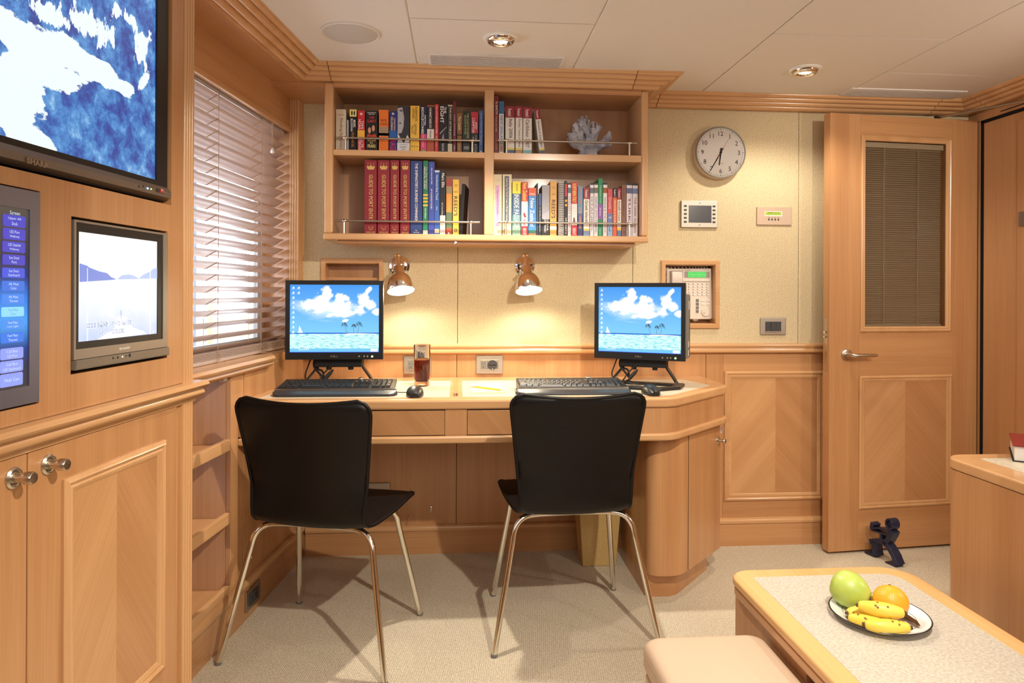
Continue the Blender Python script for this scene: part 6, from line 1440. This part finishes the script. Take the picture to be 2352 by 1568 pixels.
book(2, 1239, 1297, 958, YL, 'bright yellow almanac on the lower left shelf', [], [('h','WEST',.09,.105,.2,.8,(130,80,30)),('h','COAST',.115,.13,.2,.8,(130,80,30)),('h','2007',.21,.235,.2,.8,(130,80,30)),('v',"REED'S",.30,.66,.15,.80,(70,35,60)),('h','o',.88,.94,.2,.8,(60,30,40))], depth=.15)
book(2, 1303, 1337, 1000, (26,20,20), 'dark almanac leaning at the end of the lower left row', [], [], lean=.055, vb=(1301,1330), depth=.15, twist=-.12)
# upper right
book(3, 107, 145, 163, (128,30,36), 'tall dark red book against the divider on the upper right shelf', [], [('v',"St BARTH",.10,.32,.25,.85,(235,215,195)),('v','french west indies',.35,.62,.3,.7,(225,190,180)),('v','Concept',.74,.92,.35,.65,(200,140,130))], depth=.2)
book(3, 149, 197, 216, (222,222,222), 'white book with a blue ship picture at its spine top', [(0,.235,(55,110,165)),(.78,.95,(165,145,120))], [('v','NEW ZEALAND',.27,.80,.28,.78,(95,125,165)),('h','o',.85,.92,.3,.7,(140,60,40))], depth=.19)
FR = (148,32,52)
def guide(shelf, a, b, vt, title, tc, label, foot, w0=.30, w1=.75, f1=.66, **kw):
    return book(shelf, a, b, vt, (232,226,215), label, [(0,.235,FR)]+foot, [('v',"Frommer's",.05,.21,.25,.72,Wt)]+[('v', t, .26+.0, f1, c0, c1, tc) for t, c0, c1 in title], depth=.14, **kw)
guide(3, 211, 298, 263, [('Italy 2006',.30,.78)], (75,68,72), 'thick white guidebook with crimson cap, first of the crimson-capped row', [(.86,.90,(225,205,90)),(.90,1,(80,95,140))])
guide(3, 306, 373, 263, [('Florence, Tuscany & Umbria',.35,.72)], (120,112,108), 'narrower crimson-capped guidebook, second of the upper right row', [(.86,.90,(225,205,90)),(.90,1,(175,140,100))], f1=.84)
guide(3, 378, 462, 271, [('Caribbean 2007',.30,.72)], (95,85,80), 'crimson-capped guidebook with a palm beach strip at its foot', [(.86,.90,(215,220,215)),(.90,1,(120,180,180))], f1=.84)
guide(3, 470, 521, 282, [('Vancouver & Victoria 2007',.30,.72)], (110,100,95), 'crimson-capped guidebook leaning to the left at the end of the row', [(.86,.90,(225,205,90)),(.90,1,(90,90,110))], f1=.84, lean=-.125, vb=(537,586))
# lower right
def maps(r, h, ht):
    rn = random.Random(int(h*1e5)); m = M()
    for k in range(7):
        z = ht*rn.random()*.9; x = rn.uniform(-h,h*.5); m.prism([(x,z),(x+h*.5,z+ht*.03),(x+h*.45,z+ht*.036),(x-h*.05,z+ht*.006)], .0003, .0005, FRONT)
    m.build('map_lines', ink(165,160,130), r, world=False, kind='stuff')
def lab(c, x0, x1, f0, f1):
    def f(r, h, ht):
        maps(r, h, ht); M().box(-h+2*h*x0, -.0012, ht*(1-f1), -h+2*h*x1, -.0004, ht*(1-f0)).build('spine_label', ink(*c), r, world=False)
    return f
def tx2(s, f0, f1, c0, c1, c):
    def g(r, h, ht): M().text(s, ht*(f1-f0), 2*h*(c1-c0), T(-h+2*h*(c0+c1)/2, -.0016, ht*(1-(f0+f1)/2)) @ DOWN, .012).build('spine_lettering', ink(*c), r, world=False)
    return g
def both(*fs):
    def g(r, h, ht):
        for f in fs: f(r, h, ht)
    return g
book(4, 98, 178, 908, (222,206,170), 'tall map-patterned book with a lilac label', [], [], depth=.18, extra=both(lab((205,160,195),.22,.72,.18,.84), tx2('Exploring SOUTH ALASKA',.26,.66,.34,.60,(130,80,120))))
book(4, 184, 270, 908, (222,208,172), 'tall map-patterned book with a dark blue label', [], [], depth=.18, extra=both(lab((62,78,108),.22,.70,.03,.80), tx2('Exploring The North Coast of British Columbia',.06,.78,.32,.60,(225,215,180))))
book(4, 276, 356, 975, (70,105,140), 'blue-green book with a yellow cap on the lower right shelf', [(0,.225,(238,220,50)),(.62,.8,(95,150,150)),(.8,1,(130,170,150))], [('v','Ancient',.04,.18,.45,.7,(110,100,30)),('v','INSIDE PASSAGE',.24,.86,.22,.78,Wt)])
book(4, 362, 425, 981, (228,220,212), 'white and red travel guide with yellow capitals beside the yellow-capped book', [(0,.36,(200,45,45)),(.82,1,(195,40,50))], [('v','New Zealand',.02,.34,.2,.85,(245,215,90)),('v','Kiwi',.70,.80,.3,.7,RD),('v','INSIGHT',.86,.98,.25,.75,Wt)], extra=lambda r, h, ht: M().prism([(-h*.5,ht*.40),(0,ht*.44),(h*.3,ht*.38),(h*.6,ht*.36),(0,ht*.33)], .0004, .0007, FRONT).build('spine_picture', ink(150,55,45), r, world=False))
book(4, 429, 503, 1036, (58,135,205), 'bright blue guide with an orange cap', [(0,.165,(222,90,45)),(.88,.95,(60,130,120)),(.95,1,(205,110,70))], [('h','ROUGH GUIDES',.11,.15,.15,.85,Wt),('v','New Zealand',.22,.80,.22,.75,Wt)])
book(4, 507, 521, 993, (62,72,92), 'very thin slate-coloured folder beside the small blue book', [], [], depth=.16)
book(4, 523, 553, 1090, (48,72,125), 'small dark blue book between the thin folder and the grey directory', [(.28,1,(32,38,52))], [('v','A Guide to Patagonia',.32,.90,.3,.7,(190,200,215))])
book(4, 557, 630, 1010, (160,158,165), 'grey and black directory with a slanted dark foot', [(.66,1,(30,28,30))], [('v','YACHT PAGES',.60,.93,.30,.55,Wt),('v','2006',.62,.9,.65,.85,(200,198,200))], extra=lambda r, h, ht: M().prism([(-h,ht*.33),(h,ht*.33),(h,ht*.50),(-h,ht*.42)], .0004, .0007, FRONT).build('spine_picture', ink(175,172,180), r, world=False))
def burst(r, h, ht):
    m = M()
    for k in range(12): m.box(-h, -.0006, ht*(.97-k*.04), -h+h*(.5 if k % 2 else .3), 0, ht*(.975-k*.04))
    m.build('edge_marks', ink(225,200,130), r, world=False, kind='stuff')
book(4, 634, 697, 972, (218,165,85), 'tan almanac with large dark serif lettering', [(.82,.88,(235,225,200))], [('h','EAST',.10,.115,.3,.8,(150,100,50)),('h','COAST',.125,.14,.3,.8,(150,100,50)),('h','2004',.225,.25,.3,.8,(150,100,50)),('v',"REED'S",.34,.68,.20,.82,(80,40,40))], extra=burst)
def spiral(r, h, ht):
    for k in range(30):
        z = ht*(.03+.94*k/29); M().tube([(h*.95*math.cos(a)*.95, -.004+.006*math.sin(a)*1.0-.004, z+.0012*math.cos(a)) for a in [2*PI*j/14 for j in range(14)]], .0010, 5, closed=True).build('coil_ring', WHITE, r, world=False, smooth=80)
book(4, 712, 770, 978, (188,184,190), 'spiral-bound book with a white wire coil spine', [], [], dy=.018, extra=spiral)
book(4, 774, 797, 970, (34,26,30), 'thin black and red book beside the spiral-bound one', [(.06,.28,(200,45,60)),(.34,.38,(230,165,60)),(.42,.46,(230,165,60))], [('v','SECRETS',.66,.96,.25,.75,Wt)])
def ey(shelf, a, b, vt, title, label, col=(226,218,222), tc=(150,110,130), pic=(90,110,120), **kw):
    return book(shelf, a, b, vt, col, label, [(0,.035,(40,36,40)),(.09,.19,pic)], [('v', title, .26, .92, .28, .72, tc)], **kw)
ey(4, 802, 832, 989, 'ITALIAN RIVIERA', 'slim pale guide with black cap right of the black and red book', tc=(190,90,100))
book(4, 836, 892, 981, (232,226,220), 'white and red guide with yellow capitals in the middle of the lower right row', [(0,.40,(196,50,48)),(.80,1,(195,45,52))], [('v','NORTHERN ITALY',.03,.38,.2,.82,(245,220,90)),('v','INSIGHT',.85,.97,.25,.75,Wt)], extra=lambda r, h, ht: M().prism([(-h*.5,ht*.26),(-h*.2,ht*.36),(h*.2,ht*.33),(h*.4,ht*.24),(0,ht*.22)], .0004, .0007, FRONT).build('spine_picture', ink(120,60,65), r, world=False))
book(4, 897, 945, 1021, (105,150,185), 'blue-grey diving guide with brown and dark letters', [(.55,.8,(60,80,140)),(.8,1,(55,60,110))], [('v','BEST DIVES',.03,.38,.25,.75,(215,120,50)),('v','of the CARIBBEAN',.42,.84,.2,.75,(225,150,90))])
guide(4, 951, 1008, 1033, [('Greek Islands',.28,.76)], (80,72,72), 'crimson-capped guidebook standing in the middle of the lower right row', [(.84,.88,(225,190,80)),(.88,1,(120,140,175))], f1=.72)
ey(4, 1013, 1048, 991, 'ISTANBUL', 'slim white guide with black cap right of the crimson-capped guide', tc=(120,125,135))
ey(4, 1051, 1088, 989, 'NAPLES WITH POMPEII', 'slim white guide with black cap left of the tall green book', tc=(120,110,150), pic=(120,105,90))
book(4, 1091, 1132, 948, (28,140,85), 'tall green folder with a purple middle band', [(.44,.70,(140,90,170))], [('v','NorthSouth Travel',.12,.42,.35,.7,(160,215,180)),('v','Greece',.50,.64,.3,.7,(225,205,235)),('v','Frommer',.86,.97,.3,.65,(170,220,190))], depth=.16)
ey(4, 1136, 1175, 989, 'VENICE & THE VENETO', 'slim white guide with black cap right of the tall green folder', tc=(140,120,110), pic=(165,80,45))
book(4, 1179, 1226, 1047, (205,85,95), 'pinkish red guide with a blue lower half', [(.52,.70,(105,125,180)),(.70,1,(150,180,215))], [('v','Croatia',.17,.42,.25,.75,(240,190,180)),('h','MAP',.58,.62,.2,.8,Wt),('h','L',.80,.88,.3,.7,(50,60,95))])
book(4, 1229, 1267, 1039, (228,100,45), 'orange guide with a black cap', [(0,.19,(30,26,26))], [('v',"Fodor's",.03,.17,.25,.75,Wt),('v','CROATIA & SLOVENIA',.24,.80,.25,.75,(250,215,190))])
guide(4, 1270, 1310, 1039, [('Amalfi Coast',.25,.75)], (85,78,75), 'narrow crimson-capped guidebook between the orange and the brown books', [(.82,.87,(235,190,70)),(.87,1,(95,125,170))], f1=.68)
book(4, 1314, 1355, 1010, (140,95,75), 'brown hardback near the right end of the lower shelf', [], [('v',"THE THINKER'S GUIDE TO AMALFI COAST",.04,.60,.3,.6,(80,50,40)),('h','O',.88,.94,.25,.75,(80,50,40))])
ey(4, 1359, 1411, 993, 'TURKEY', 'wide white guide with black cap, second from the right end', tc=(120,60,90), pic=(95,100,140))
ey(4, 1414, 1465, 996, 'THE GREEK ISLANDS', 'white guide with black cap at the right end of the lower shelf', tc=(150,75,85), pic=(110,130,175))
